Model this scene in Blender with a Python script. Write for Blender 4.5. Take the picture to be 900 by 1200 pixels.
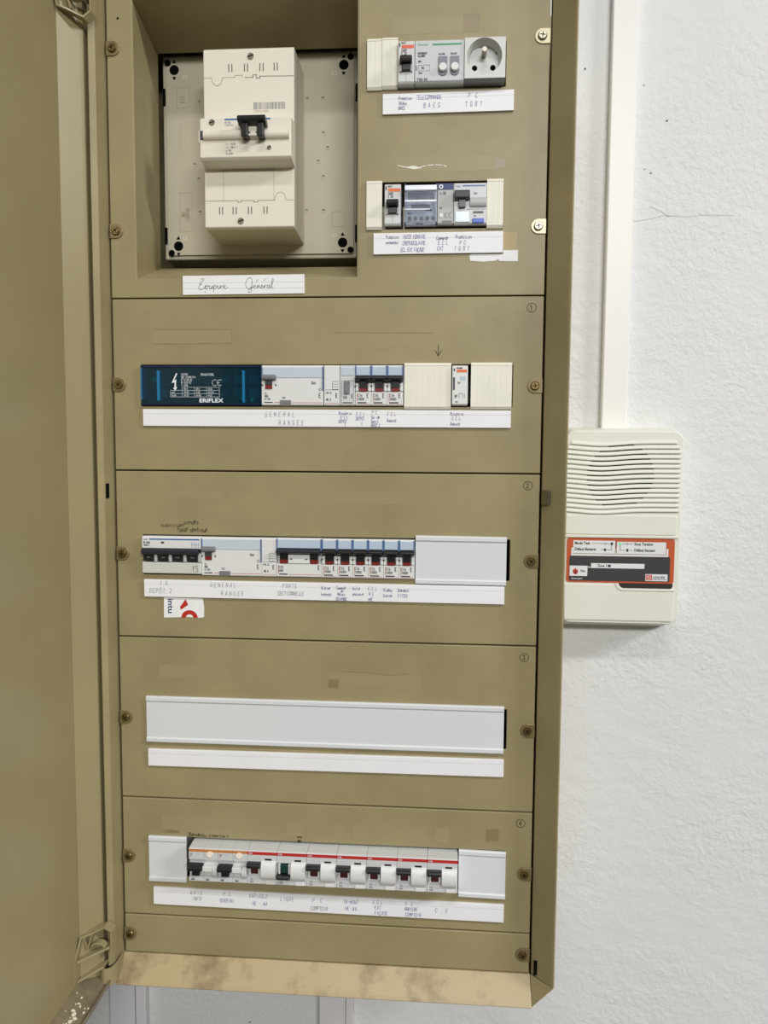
import bpy, bmesh, math, random
from mathutils import Matrix, Vector

# ---------------------------------------------------------------- start clean
for o in list(bpy.data.objects):
    bpy.data.objects.remove(o, do_unlink=True)
scene = bpy.context.scene
COL = scene.collection
MM = 0.001
rnd = random.Random(7)

# ---------------------------------------------------------------- camera
# scene frame: X right along the wall, Y into the wall, Z up; origin on the cover plates'
# front plane at the left end of the first seam.  All sizes below are millimetres.
cam_d = bpy.data.cameras.new('camera')
cam_d.sensor_fit = 'VERTICAL'
cam_d.sensor_height = 36.0
cam_d.sensor_width = 27.0
cam_d.lens = 930.0 / 1200.0 * 36.0
cam_d.clip_start = 0.02
cam = bpy.data.objects.new('camera', cam_d)
COL.objects.link(cam)
YAW, PITCH, ROLL = -0.0737109, -0.0812667, 0.00667146
fw = Vector((math.sin(YAW)*math.cos(PITCH), math.cos(YAW)*math.cos(PITCH), math.sin(PITCH)))
rt = Vector((math.cos(YAW), -math.sin(YAW), 0))
up = rt.cross(fw)
rt2 = rt*math.cos(ROLL) + up*math.sin(ROLL)
up2 = up*math.cos(ROLL) - rt*math.sin(ROLL)
m = Matrix.Identity(4)
for i in range(3):
    m[i][0], m[i][1], m[i][2] = rt2[i], up2[i], -fw[i]
m.translation = Vector((0.38844, -0.91634, -0.17087))
cam.matrix_world = m
scene.camera = cam

# ---------------------------------------------------------------- world, lamps, exposure
scene.view_settings.view_transform = 'Standard'
scene.view_settings.look = 'None'
scene.view_settings.gamma = 1.0
scene.view_settings.use_curve_mapping = False
scene.view_settings.exposure = -0.45
w = bpy.data.worlds.new('room_light')
scene.world = w
w.use_nodes = True
w.node_tree.nodes['Background'].inputs[0].default_value = (1.0, 0.995, 0.985, 1)
w.node_tree.nodes['Background'].inputs[1].default_value = 0.07

def area(name, loc, target, sx, sy, power, col=(1, 0.992, 0.975)):
    d = bpy.data.lights.new(name, 'AREA')
    d.shape = 'RECTANGLE'; d.size = sx; d.size_y = sy; d.energy = power; d.color = col
    o = bpy.data.objects.new(name, d); COL.objects.link(o)
    o.location = loc
    o.rotation_euler = (Vector(target)-Vector(loc)).to_track_quat('-Z', 'Y').to_euler()
    return o
# rows of ceiling tubes in a high workshop: above the photographer, behind, and further along to the right
def ceiling_lamp(x, y, z, sx, sy, p):
    return area('ceiling_tube_light', (x, y, z), (x, y, 0), sx, sy, p)
ceiling_lamp(0.5, -2.1, 2.3, 1.6, 0.22, 50)
area('ceiling_tube_light', (1.6, -4.7, 1.6), (0.8, -1.6, -0.6), 2.4, 0.30, 200)
ceiling_lamp(5.2, -2.0, 2.4, 2.6, 0.30, 440)

# ---------------------------------------------------------------- materials
def lin(c):
    return tuple(((v/255)/12.92 if v/255 <= 0.04045 else ((v/255+0.055)/1.055)**2.4) for v in c)
MATS = {}
def mat(name, rgb, rough=0.5, metal=0.0, var=0.0, var_scale=8.0, bump=0.0, bump_scale=200.0, spec=0.5,
        rgb2=None, emit=0.0, trans=0.0, alpha=1.0, rvar=0.0, ramp=(.35, .68)):
    if name in MATS: return MATS[name]
    mt = bpy.data.materials.new(name); MATS[name] = mt
    mt.use_nodes = True
    nt = mt.node_tree; N = nt.nodes; L = nt.links
    b = N['Principled BSDF']
    c = (*lin(rgb), 1)
    b.inputs['Base Color'].default_value = c
    b.inputs['Roughness'].default_value = rough
    b.inputs['Metallic'].default_value = metal
    b.inputs['Specular IOR Level'].default_value = spec
    if trans: b.inputs['Transmission Weight'].default_value = trans
    if alpha < 1: b.inputs['Alpha'].default_value = alpha
    if emit:
        b.inputs['Emission Color'].default_value = c; b.inputs['Emission Strength'].default_value = emit
    tc = N.new('ShaderNodeTexCoord')
    geo = N.new('ShaderNodeNewGeometry')
    if var or rgb2:
        n = N.new('ShaderNodeTexNoise'); n.inputs['Scale'].default_value = var_scale
        n.inputs['Detail'].default_value = 6; n.inputs['Roughness'].default_value = 0.6
        L.new(geo.outputs['Position'], n.inputs['Vector'])
        mx = N.new('ShaderNodeMix'); mx.data_type = 'RGBA'
        c2 = (*lin(rgb2), 1) if rgb2 else (*[v*(1-var) for v in c[:3]], 1)
        c1 = c if rgb2 else (*[min(1, v*(1+var)) for v in c[:3]], 1)
        mx.inputs[6].default_value = c1; mx.inputs[7].default_value = c2
        rp = N.new('ShaderNodeValToRGB')
        rp.color_ramp.elements[0].position = ramp[0]; rp.color_ramp.elements[1].position = ramp[1]
        L.new(n.outputs['Fac'], rp.inputs['Fac'])
        L.new(rp.outputs['Color'], mx.inputs[0])
        L.new(mx.outputs[2], b.inputs['Base Color'])
        if rvar:
            mr = N.new('ShaderNodeMapRange')
            mr.inputs[3].default_value = rough-rvar; mr.inputs[4].default_value = rough+rvar
            L.new(n.outputs['Fac'], mr.inputs[0]); L.new(mr.outputs[0], b.inputs['Roughness'])
    if bump:
        n2 = N.new('ShaderNodeTexNoise'); n2.inputs['Scale'].default_value = bump_scale
        n2.inputs['Detail'].default_value = 4
        L.new(geo.outputs['Position'], n2.inputs['Vector'])
        bp = N.new('ShaderNodeBump'); bp.inputs['Strength'].default_value = bump
        bp.inputs['Distance'].default_value = 0.0006
        L.new(n2.outputs['Fac'], bp.inputs['Height']); L.new(bp.outputs['Normal'], b.inputs['Normal'])
    return mt

def wall_material():
    mt = bpy.data.materials.new('white_plaster'); MATS['wall'] = mt
    mt.use_nodes = True
    nt = mt.node_tree; N = nt.nodes; L = nt.links
    b = N['Principled BSDF']; b.inputs['Roughness'].default_value = 0.55
    geo = N.new('ShaderNodeNewGeometry')
    def noise(scale, detail, rough=0.55, stretch=None, dist=0):
        n = N.new('ShaderNodeTexNoise'); n.inputs['Scale'].default_value = scale
        n.inputs['Detail'].default_value = detail; n.inputs['Roughness'].default_value = rough
        n.inputs['Distortion'].default_value = dist
        if stretch:
            mp = N.new('ShaderNodeMapping'); mp.inputs['Scale'].default_value = stretch
            mp.inputs['Rotation'].default_value = (0, 0.5, 0)
            L.new(geo.outputs['Position'], mp.inputs['Vector']); L.new(mp.outputs[0], n.inputs['Vector'])
        else:
            L.new(geo.outputs['Position'], n.inputs['Vector'])
        return n
    n1 = noise(3.0, 4)
    mx = N.new('ShaderNodeMix'); mx.data_type = 'RGBA'
    mx.inputs[6].default_value = (*lin((223, 223, 222)), 1); mx.inputs[7].default_value = (*lin((215, 215, 214)), 1)
    L.new(n1.outputs['Fac'], mx.inputs[0]); L.new(mx.outputs[2], b.inputs['Base Color'])
    # roller-stippled paint, rougher in some patches than others
    fine = noise(150, 4, 0.55, None, 0.3)
    mid = noise(38, 3, 0.5, (0.8, 1, 1.3), 0.4)
    mask = noise(4.5, 3)
    mr = N.new('ShaderNodeMapRange'); mr.inputs[1].default_value = 0.40; mr.inputs[2].default_value = 0.62
    mr.inputs[3].default_value = 0.25; mr.inputs[4].default_value = 1.0
    L.new(mask.outputs['Fac'], mr.inputs[0])
    mul = N.new('ShaderNodeMath'); mul.operation = 'MULTIPLY'
    L.new(fine.outputs['Fac'], mul.inputs[0]); L.new(mr.outputs[0], mul.inputs[1])
    add = N.new('ShaderNodeMath'); add.operation = 'MULTIPLY_ADD'
    L.new(mid.outputs['Fac'], add.inputs[0]); add.inputs[1].default_value = 0.8; L.new(mul.outputs[0], add.inputs[2])
    bp = N.new('ShaderNodeBump'); bp.inputs['Strength'].default_value = 0.55; bp.inputs['Distance'].default_value = 0.0028
    L.new(add.outputs[0], bp.inputs['Height']); L.new(bp.outputs['Normal'], b.inputs['Normal'])
    return mt

PAINT = mat('beige_enamel', (151, 139, 103), 0.42, var=0.09, var_scale=11, bump=0.10, bump_scale=260, rvar=0.08, spec=0.35)
DOORP = mat('beige_enamel_door', (151, 139, 103), 0.36, var=0.06, var_scale=5, bump=0.10, bump_scale=260, rvar=0.08)
WORN = mat('worn_beige_enamel', (178, 160, 122), 0.36, rgb2=(116, 99, 70), var_scale=22, bump=0.12, rvar=0.1, ramp=(.5, .74))
GRIMY = mat('grimy_beige_enamel', (132, 120, 94), 0.45, rgb2=(108, 98, 80), var_scale=60, bump=0.15)
WALL = wall_material()
WPL = mat('white_plastic', (222, 222, 220), 0.38)
GWP = mat('grey_white_plastic', (205, 207, 207), 0.4)
CRM = mat('cream_plastic', (226, 221, 205), 0.42)
CRM2 = mat('aged_cream_plastic', (231, 228, 212), 0.5, var=0.03, var_scale=40)
MPL = mat('mounting_plate_plastic', (190, 184, 160), 0.5, var=0.04, var_scale=14, bump=0.1)
LBL = mat('label_white', (236, 236, 238), 0.5, var=0.02, var_scale=25)
PAPER = mat('paper_white', (236, 236, 236), 0.75, var=0.02, var_scale=30)
BLANK = mat('blank_cover_plastic', (216, 219, 221), 0.36)
BLK = mat('black_plastic', (26, 26, 28), 0.35)
DKG = mat('dark_grey_plastic', (58, 61, 66), 0.4)
MDG = mat('mid_grey_plastic', (120, 121, 124), 0.4)
LGR = mat('light_grey_plastic', (176, 177, 176), 0.42)
HOLE = mat('dark_void', (8, 8, 8), 0.9, spec=0.1)
LBLUE = mat('pale_blue_clear_plastic', (186, 202, 218), 0.22)
LBLUE2 = mat('pale_blue_dark_rim', (92, 118, 160), 0.3)
BLUE = mat('blue_stripe', (48, 104, 168), 0.4)
DBLUE = mat('navy_print', (36, 52, 110), 0.45)
CBLUE = mat('blue_button', (40, 84, 190), 0.35)
RED = mat('red_stripe', (186, 44, 36), 0.4)
DRED = mat('dark_red_flag', (120, 30, 26), 0.4)
ORG = mat('orange_print', (226, 110, 52), 0.45)
ORG2 = mat('amber_stripe', (196, 124, 62), 0.45)
RORG = mat('orange_red_print', (224, 92, 62), 0.45)
GRN = mat('green_print', (46, 150, 100), 0.45)
STEEL = mat('zinc_steel', (150, 145, 130), 0.34, metal=1.0, var=0.1, var_scale=90)
BRASS = mat('yellow_zinc', (128, 112, 72), 0.36, metal=0.9, var=0.12, var_scale=90)
PENV = mat('violet_ink', (92, 86, 158), 0.7)
PENG = mat('grey_pencil', (110, 108, 128), 0.7)
PENK = mat('black_pen', (52, 46, 36), 0.7)
PRINT = mat('black_print', (52, 52, 56), 0.6)
PRINTG = mat('grey_print', (128, 128, 132), 0.6)
WPRINT = mat('white_print', (228, 236, 240), 0.5)
RULE = mat('ruled_line', (188, 194, 208), 0.7)
TAPE1 = mat('tape_residue_light', (154, 142, 107), 0.4, spec=.35)
TAPE2 = mat('tape_residue_dark', (136, 121, 88), 0.35, var=0.08, var_scale=60)
MASK = mat('masking_tape', (176, 160, 118), 0.6)
BGLASS = mat('blue_clear_cover', (88, 178, 214), 0.05, trans=0.96, spec=0.5)
BRIB = mat('blue_cover_rib', (40, 138, 190), 0.18, trans=0.35)
CLEAR = mat('clear_cover', (246, 249, 255), 0.05, trans=0.95)
COPPER = mat('dark_terminal', (58, 84, 80), 0.4)
PCB = mat('green_terminal', (80, 190, 120), 0.5)
ALM = mat('ivory_plastic', (223, 223, 211), 0.45)
ALMO = mat('alarm_orange', (188, 84, 38), 0.45)
ALMD = mat('alarm_charcoal', (56, 54, 54), 0.45)
ALMP = mat('alarm_print_white', (222, 222, 222), 0.5)
TRK = mat('trunking_pvc', (234, 232, 228), 0.4)
TRK2 = mat('trunking_pvc_grey', (222, 220, 221), 0.4)
FLAKE = mat('paint_flake', (238, 230, 208), 0.7)
FLOORM = mat('grey_concrete', (104, 101, 96), 0.6, var=0.1, var_scale=4)
CEILM = mat('ceiling_white', (232, 232, 230), 0.8)
LEDG = mat('green_led', (120, 220, 150), 0.3, emit=0.25)

# ---------------------------------------------------------------- object helpers
ORG_OF = {}          # object -> world origin in mm
def tag(o, label, cat=None, group=None, kind=None):
    if label: o['label'] = label
    if cat: o['category'] = cat
    if group: o['group'] = group
    if kind: o['kind'] = kind
    return o
def thing(name, loc, label, cat, group=None, kind=None):
    o = bpy.data.objects.new(name, None); COL.objects.link(o)
    o.empty_display_size = 0.02
    o.location = [v*MM for v in loc]
    ORG_OF[o] = Vector(loc)
    return tag(o, label, cat, group, kind)

class MB:
    def __init__(s): s.v = []; s.f = []
    def add(s, vs, fs):
        b = len(s.v); s.v += [tuple(p) for p in vs]; s.f += [tuple(i+b for i in f) for f in fs]; return s
    def box(s, x0, x1, y0, y1, z0, z1):
        x0, x1 = min(x0, x1), max(x0, x1); y0, y1 = min(y0, y1), max(y0, y1); z0, z1 = min(z0, z1), max(z0, z1)
        vs = [(x, y, z) for z in (z0, z1) for y in (y0, y1) for x in (x0, x1)]
        return s.add(vs, [(0, 2, 3, 1), (4, 5, 7, 6), (0, 1, 5, 4), (2, 6, 7, 3), (0, 4, 6, 2), (1, 3, 7, 5)])
    def prism_x(s, prof, x0, x1):          # prof: (y,z)
        n = len(prof)
        vs = [(x0, y, z) for y, z in prof] + [(x1, y, z) for y, z in prof]
        return s.add(vs, [tuple(range(n)), tuple(range(2*n-1, n-1, -1))] +
                     [(i, n+i, n+(i+1) % n, (i+1) % n) for i in range(n)])
    def prism_y(s, poly, y0, y1):          # poly: (x,z)
        n = len(poly)
        vs = [(x, y0, z) for x, z in poly] + [(x, y1, z) for x, z in poly]
        return s.add(vs, [tuple(range(n)), tuple(range(2*n-1, n-1, -1))] +
                     [(i, n+i, n+(i+1) % n, (i+1) % n) for i in range(n)])
    def prism_z(s, poly, z0, z1):          # poly: (x,y)
        n = len(poly)
        vs = [(x, y, z0) for x, y in poly] + [(x, y, z1) for x, y in poly]
        return s.add(vs, [tuple(range(n)), tuple(range(2*n-1, n-1, -1))] +
                     [(i, n+i, n+(i+1) % n, (i+1) % n) for i in range(n)])
    def cyl(s, cx, cz, r, y0, y1, n=20, r1=None):
        r1 = r if r1 is None else r1
        vs = [(cx+r*math.cos(2*math.pi*i/n), y0, cz+r*math.sin(2*math.pi*i/n)) for i in range(n)]
        vs += [(cx+r1*math.cos(2*math.pi*i/n), y1, cz+r1*math.sin(2*math.pi*i/n)) for i in range(n)]
        return s.add(vs, [tuple(range(n)), tuple(range(2*n-1, n-1, -1))] +
                     [(i, n+i, n+(i+1) % n, (i+1) % n) for i in range(n)])
    def ring(s, cx, cz, ri, ro, y0, y1, n=32):
        vs = []
        for r, y in ((ro, y0), (ro, y1), (ri, y1), (ri, y0)):
            vs += [(cx+r*math.cos(2*math.pi*i/n), y, cz+r*math.sin(2*math.pi*i/n)) for i in range(n)]
        fs = []
        for k in range(4):
            for i in range(n):
                fs.append((k*n+i, ((k+1) % 4)*n+i, ((k+1) % 4)*n+(i+1) % n, k*n+(i+1) % n))
        return s.add(vs, fs)
    def quad(s, a, b, c, d): return s.add([a, b, c, d], [(0, 1, 2, 3)])
    def flat(s, poly, y):                   # (x,z) polygon lying on a vertical plane, facing the room
        return s.add([(x, y, z) for x, z in poly], [tuple(range(len(poly)))])
    def rect(s, x0, x1, z0, z1, y): return s.flat([(x0, z0), (x1, z0), (x1, z1), (x0, z1)], y)
    def sheet(s, path, x0, x1, t):          # bent sheet: path of (y,z), extruded in x, thickness t
        return s.prism_x(thick(path, t), x0, x1)
    def stroke(s, pts, wd, y):              # pen line on a vertical plane
        for (x0, z0), (x1, z1) in zip(pts, pts[1:]):
            dx, dz = x1-x0, z1-z0; l = math.hypot(dx, dz)
            if l < 1e-6: continue
            ux, uz = dx/l*wd/2, dz/l*wd/2
            nx, nz = -uz, ux
            s.flat([(x0-ux-nx, z0-uz-nz), (x1+ux-nx, z1+uz-nz), (x1+ux+nx, z1+uz+nz), (x0-ux+nx, z0-uz+nz)], y)
        return s
    def text(s, txt, x, z, h, y, wd=None, sp=1.35, jit=0.0, slant=0.0, rot=0.0, wf=0.62):
        wd = wd or h*0.11
        u = h/6.0; cx = 0.0
        cr, sr = math.cos(rot), math.sin(rot)
        for ch in txt:
            g = GLYPH.get(ch)
            if g is None: cx += u*4*wf*sp; continue
            jz = rnd.uniform(-jit, jit)*h; jx = rnd.uniform(-jit, jit)*h*0.4
            for line in g:
                pts = []
                for (gx, gz) in line:
                    px = cx + gx*u*wf + slant*gz*u + jx; pz = gz*u + jz
                    pts.append((x+px*cr-pz*sr, z+px*sr+pz*cr))
                s.stroke(pts, wd, y)
            cx += u*4*wf*sp
        return s
    def build(s, name, mt, parent=None, bevel=0.0, seg=2, smooth=False, label=None, angle=40):
        o_ = ORG_OF[parent] if parent else Vector((0, 0, 0))
        me = bpy.data.meshes.new(name)
        me.from_pydata([((x-o_[0])*MM, (y-o_[1])*MM, (z-o_[2])*MM) for x, y, z in s.v], [], s.f)
        bm = bmesh.new(); bm.from_mesh(me)
        bmesh.ops.recalc_face_normals(bm, faces=bm.faces)
        bm.to_mesh(me); bm.free()
        me.materials.append(mt)
        o = bpy.data.objects.new(name, me); COL.objects.link(o)
        if parent: o.parent = parent
        ORG_OF[o] = o_
        if bevel:
            b = o.modifiers.new('bevel', 'BEVEL'); b.width = bevel*MM; b.segments = seg
            b.limit_method = 'ANGLE'; b.angle_limit = math.radians(angle); b.harden_normals = False
        if smooth:
            for p in me.polygons: p.use_smooth = True
            try: me.set_sharp_from_angle(angle=math.radians(35))
            except Exception: pass
        if label: o['label'] = label
        return o
    def solo(s, name, mt, origin, label, cat, group=None, **k):
        """a thing that is one mesh: its origin at its own place"""
        o_ = Vector(origin)
        s.v = [(x-o_[0], y-o_[1], z-o_[2]) for x, y, z in s.v]
        o = s.build(name, mt, None, **k)
        o.location = [v*MM for v in origin]; ORG_OF[o] = o_
        return tag(o, label, cat, group)

def thick(path, t):
    n = len(path); off = []
    for i in range(n):
        a = path[max(0, i-1)]; b = path[min(n-1, i+1)]
        p = path[i]
        def nrm(u, v):
            d = (v[0]-u[0], v[1]-u[1]); l = math.hypot(*d) or 1; return (-d[1]/l, d[0]/l)
        n1 = nrm(a, p) if i > 0 else nrm(p, b)
        n2 = nrm(p, b) if i < n-1 else nrm(a, p)
        m_ = (n1[0]+n2[0], n1[1]+n2[1]); l = math.hypot(*m_) or 1; m_ = (m_[0]/l, m_[1]/l)
        c = max(0.35, m_[0]*n1[0]+m_[1]*n1[1])
        off.append((p[0]+m_[0]*t/c, p[1]+m_[1]*t/c))
    return list(path)+off[::-1]

def copy_thing(root, dx=0, dz=0, label=None, dy=0):
    def cp(o, par):
        c = o.copy(); COL.objects.link(c); c.parent = par
        for ch in o.children: cp(ch, c)
        return c
    r = cp(root, None)
    r.location = root.location + Vector((dx*MM, dy*MM, dz*MM))
    ORG_OF[r] = ORG_OF[root] + Vector((dx, dy, dz))
    if label: r['label'] = label
    return r

# printed lettering in the built-in typeface
def ptext(txt, x, z, h, y, mt, parent, name='lettering', align='LEFT', rot=0.0, sx=1.0, bold=0.0):
    cu = bpy.data.curves.new('txt', 'FONT'); cu.body = txt; cu.size = 1.0; cu.align_x = align
    cu.resolution_u = 2; cu.offset = bold
    ob = bpy.data.objects.new('txt', cu); COL.objects.link(ob)
    me = bpy.data.meshes.new_from_object(ob)
    bpy.data.objects.remove(ob, do_unlink=True)
    o_ = ORG_OF[parent]; k = h/0.70
    cr, sr = math.cos(rot), math.sin(rot)
    for v in me.vertices:
        px, pz = v.co.x*k*sx, v.co.y*k
        v.co = Vector(((x+px*cr-pz*sr-o_[0])*MM, (y-o_[1])*MM, (z+px*sr+pz*cr-o_[2])*MM))
    me.materials.clear(); me.materials.append(mt)
    o = bpy.data.objects.new(name, me); COL.objects.link(o); o.parent = parent
    ORG_OF[o] = o_
    return o

def rrect(x0, x1, z0, z1, r, n=6):
    pts = []
    for cx, cz, a0 in ((x1-r, z0+r, -90), (x1-r, z1-r, 0), (x0+r, z1-r, 90), (x0+r, z0+r, 180)):
        for i in range(n+1):
            a = math.radians(a0+90*i/n); pts.append((cx+r*math.cos(a), cz+r*math.sin(a)))
    return pts

G_ = {
 'A': "00 26 40|12 32", 'B': "00 06 36 45 34 03|33 42 41 30 00", 'C': "45 36 16 05 01 10 30 41", 'D': "00 06 26 44 42 20 00",
 'E': "40 00 06 46|03 33", 'F': "00 06 46|03 33", 'G': "45 36 16 05 01 10 30 41 43 23", 'H': "00 06|40 46|03 43",
 'I': "20 26", 'J': "36 31 20 10 01", 'K': "00 06|46 03 40", 'L': "06 00 40", 'M': "00 06 23 46 40", 'N': "00 06 40 46",
 'O': "10 30 41 45 36 16 05 01 10", 'P': "00 06 36 45 44 33 03", 'Q': "10 30 41 45 36 16 05 01 10|32 40",
 'R': "00 06 36 45 44 33 03|23 40", 'S': "45 36 16 05 04 32 41 30 10 01", 'T': "06 46|26 20", 'U': "06 01 10 30 41 46",
 'V': "06 20 46", 'W': "06 10 23 30 46", 'X': "00 46|06 40", 'Y': "06 23 46|23 20", 'Z': "06 46 00 40",
 '0': "10 30 41 45 36 16 05 01 10", '1': "14 26 20", '2': "05 16 36 45 44 00 40", '3': "06 46 24 42 41 30 10 01",
 '4': "30 36 02 42", '5': "46 06 04 34 43 41 30 00", '6': "36 14 02 01 10 30 41 42 33 03", '7': "06 46 10",
 '8': "14 05 16 36 45 34 14 03 01 10 30 41 43 34", '9': "43 13 04 05 16 36 45 42 20",
 '.': "10 11", '+': "13 33|22 24", '-': "13 33", '/': "00 46", '=': "12 42|14 44", ',': "10 21",
 'a': "33 13 02 01 10 20 32|34 31 40", 'b': "06 00 20 31 32 23 03", 'c': "33 13 02 01 10 30", 'd': "46 40|42 33 13 02 01 10 30 41",
 'e': "02 32 33 24 14 02 01 10 30", 'f': "36 26 15 10|03 33", 'g': "33 13 02 11 31|34 30", 'h': "06 00|03 23 32 30",
 'i': "13 10 20|15 15", 'j': "24 20 10", 'k': "06 00|33 02 30", 'l': "16 11 20", 'm': "00 03|02 13 22 20|22 33 42 40",
 'n': "00 03|02 13 33 42 40", 'o': "10 30 41 42 33 13 02 01 10", 'p': "03 00|03 23 32 21 01", 'q': "33 13 02 11 31|33 30",
 'r': "00 03|02 13 33", 's': "33 13 02 31 30 00", 't': "15 11 20 30|03 33", 'u': "03 01 10 30 41|43 40 40",
 'v': "03 20 43", 'w': "03 10 22 30 43", 'x': "00 43|03 40", 'y': "03 21|43 10", 'z': "03 33 00 30",
}
GLYPH = {k: [[(int(p[0]), int(p[1])) for p in l.split()] for l in v.split('|')] for k, v in G_.items()}
GLYPH['é'] = GLYPH['e'] + [[(2, 5), (3, 6)]]
GLYPH['É'] = GLYPH['E'] + [[(2, 6.6), (3, 7.6)]]
GLYPH['Ô'] = GLYPH['O'] + [[(1, 6.6), (2, 7.5), (3, 6.6)]]
GLYPH['Ç'] = GLYPH['C'] + [[(2, 0), (2, -1), (1.4, -1.3)]]
GLYPH['±'] = [[(1, 4), (3, 4)], [(2, 3), (2, 5)], [(1, 1.5), (3, 1.5)]]

# ================================================================ THE ROOM
WY = 150.0
wall = MB().box(-1500, 2600, WY, WY+120, -1670, 1350).build('wall_back', WALL)
tag(wall, 'white painted rough plaster wall behind the cabinet', kind='structure')
fl = MB().box(-1500, 2600, -4200, WY+120, -1720, -1670).build('floor', FLOORM)
tag(fl, 'grey concrete floor', kind='structure')
# hairline cracks and pits in the plaster
cr = MB()
cr.stroke([(627, 120), (655, 124), (664, 127), (690, 125), (722, 127), (752, 126)], 0.5, WY-0.15)
cr.stroke([(648, 138), (655, 136), (664, 131), (672, 126)], 0.7, WY-0.15)
cr.build('crack', mat('crack_grey', (170, 168, 164), 0.8), wall)
pit = MB()
for x, z, r in ((666, 244, 1.4), (648, 180, 1.2), (636, 288, 0.9), (562, 310, 1.4), (640, 185, 0.8), (188, -1003, 2.6), (120, -1000, 1.3), (160, -1003, 1.0)):
    pit.cyl(x, z, r, WY-0.3, WY+0.5, 10)
pit.build('pit', mat('pit_grey', (112, 108, 102), 0.8), wall)

# trunking on the wall
def trunking(x0, x1, z0, z1, label, m_, d=13):
    t = thing('cable_trunking', ((x0+x1)/2, WY, z0), label, 'trunking', 'plastic cable trunking on the wall')
    MB().box(x0+1, x1-1, WY-d+3, WY-0.05, z0, z1).build('trunking_base', m_, t)
    MB().prism_z([(x0, WY-1), (x0, WY-d+1.5), (x0+1.5, WY-d), (x1-1.5, WY-d), (x1, WY-d+1.5), (x1, WY-1),
                  (x1-1, WY-1), (x1-1, WY-d+2.9), (x0+1, WY-d+2.9), (x0+1, WY-1)], z0, z1).build('trunking_cover', m_, t, bevel=0.4)
    return t
trunking(592.3, 625, -146, 1340, 'white plastic cable trunking running up the wall above the alarm box', TRK)
tb = trunking(-82, -28, -1668, -835, 'wide white trunking dropping below the left end of the cabinet', TRK2, 15)
MB().box(-43.5, -42.3, WY-15.35, WY-14.8, -1668, -835).build('cover_seam', PRINTG, tb)
tb2 = trunking(223, 272, -1668, -835, 'white trunking dropping below the middle of the cabinet', TRK2, 15)
MB().box(261, 262, WY-15.35, WY-14.8, -1668, -835).build('cover_seam', PRINTG, tb2)

# ================================================================ CABINET
cab = thing('electrical_cabinet', (250, 149, -824), 'beige sheet steel electrical cabinet with its door swung open', 'cabinet')
FD = -25.0
body = MB()
body.box(-11, 525, 147.5, 149.5, -824, 374)                     # back
body.box(523.5, 525, FD+1.5, 147.5, -800, 350)                  # right outer side
body.box(-11, -9.5, FD+1.5, 147.5, -800, 350)                   # left outer side
body.box(0, 500, FD+1.5, 147.5, -825.5, -824)                   # underside
body.box(0, 500, FD+1.5, 147.5, 374, 375.5)                     # top
body.box(-11, 0, FD+3, 147.5, -824, -800); body.box(-11, 0, FD+3, 147.5, 350, 374)
body.build('body_shell', PAINT, cab)
# flared front rim
MB().prism_z(thick([(501.5, 12), (501.5, 0), (522.5, -23.5), (524.5, -25), (526, -23.5)], 1.2), -800, 350).build('right_rim', PAINT, cab, bevel=0.3)
MB().prism_x(thick([(12, -801.5), (0, -801.5), (-23.5, -822.3), (-25, -824.2), (-23.5, -825.6)], -1.2), 0, 500).build('bottom_rim', WORN, cab, bevel=0.3)
MB().prism_x(thick([(12, 351.5), (0, 351.5), (-23.5, 372.3), (-25, 374.2), (-23.5, 375.6)], 1.2), 0, 500).build('top_rim', PAINT, cab, bevel=0.3)
MB().prism_z([(-1.2, 12), (-1.2, -0.5), (-3.0, -22.4), (-4.2, -23.8), (-8.6, -27.4), (-9.4, -26.4), (-9.2, 10), (-5.2, -22.4), (-2.6, 0), (-2.6, 12)], -801, 351).build('left_rim', PAINT, cab, bevel=0.3)
for s, z0 in ((-1, -800), (1, 350)):
    for x0, x1 in ((500.5, 524.5), (-0.5, -10.5)):
        g = MB()
        a = (x0, -0.5, z0); b = (x1, FD, z0+s*0.3); c = (x0, FD, z0+s*24)
        a2 = (x0, 1, z0+s*1); b2 = (x1, FD+1.5, z0+s*1.5); c2 = (x0, FD+1.5, z0+s*25.3)
        g.add([a, b, c, a2, b2, c2], [(0, 1, 2), (3, 5, 4), (0, 3, 4, 1), (1, 4, 5, 2), (2, 5, 3, 0)])
        g.build('rim_corner', PAINT, cab)
        MB().stroke([(x0, z0+s*0.5), (x0+0.2, z0+s*6)], 0.5, -1).build('weld_seam', HOLE, cab)
# closer panels so that nothing is seen behind the chamfered corners
MB().prism_y([(500, -825), (525, -800), (523.5, -799), (499, -823.5)], FD+1.5, 147).build('corner_chamfer', PAINT, cab)
# slots and the latch keep in the rim
MB().prism_y([(504, -797), (507.5, -796), (507.5, -779), (504, -780)], -7.8, -5).build('rim_slot', HOLE, cab)
MB().box(-2.6, -1.0, -20, -14, -232, -215).build('rim_slot', HOLE, cab)
kp = MB().prism_z([(501.5, -2), (500.5, -6), (502, -10), (507, -14), (510, -12.5), (505, -4)], -234, -218)
kp.build('latch_keep', STEEL, cab, bevel=0.8)
for zc in (252, 100, -100, -300, -500, -676):
    x0, x1 = (300, 460) if zc > 0 else (30, 470)
    MB().box(x0, x1, 46, 53, zc-17, zc+17).build('mounting_rail', STEEL, cab)
MB().box(20, 40, 53, 147.4, -795, -20).build('rail_upright', STEEL, cab)
MB().box(462, 480, 53, 147.4, -795, 340).build('rail_upright', STEEL, cab)

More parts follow.
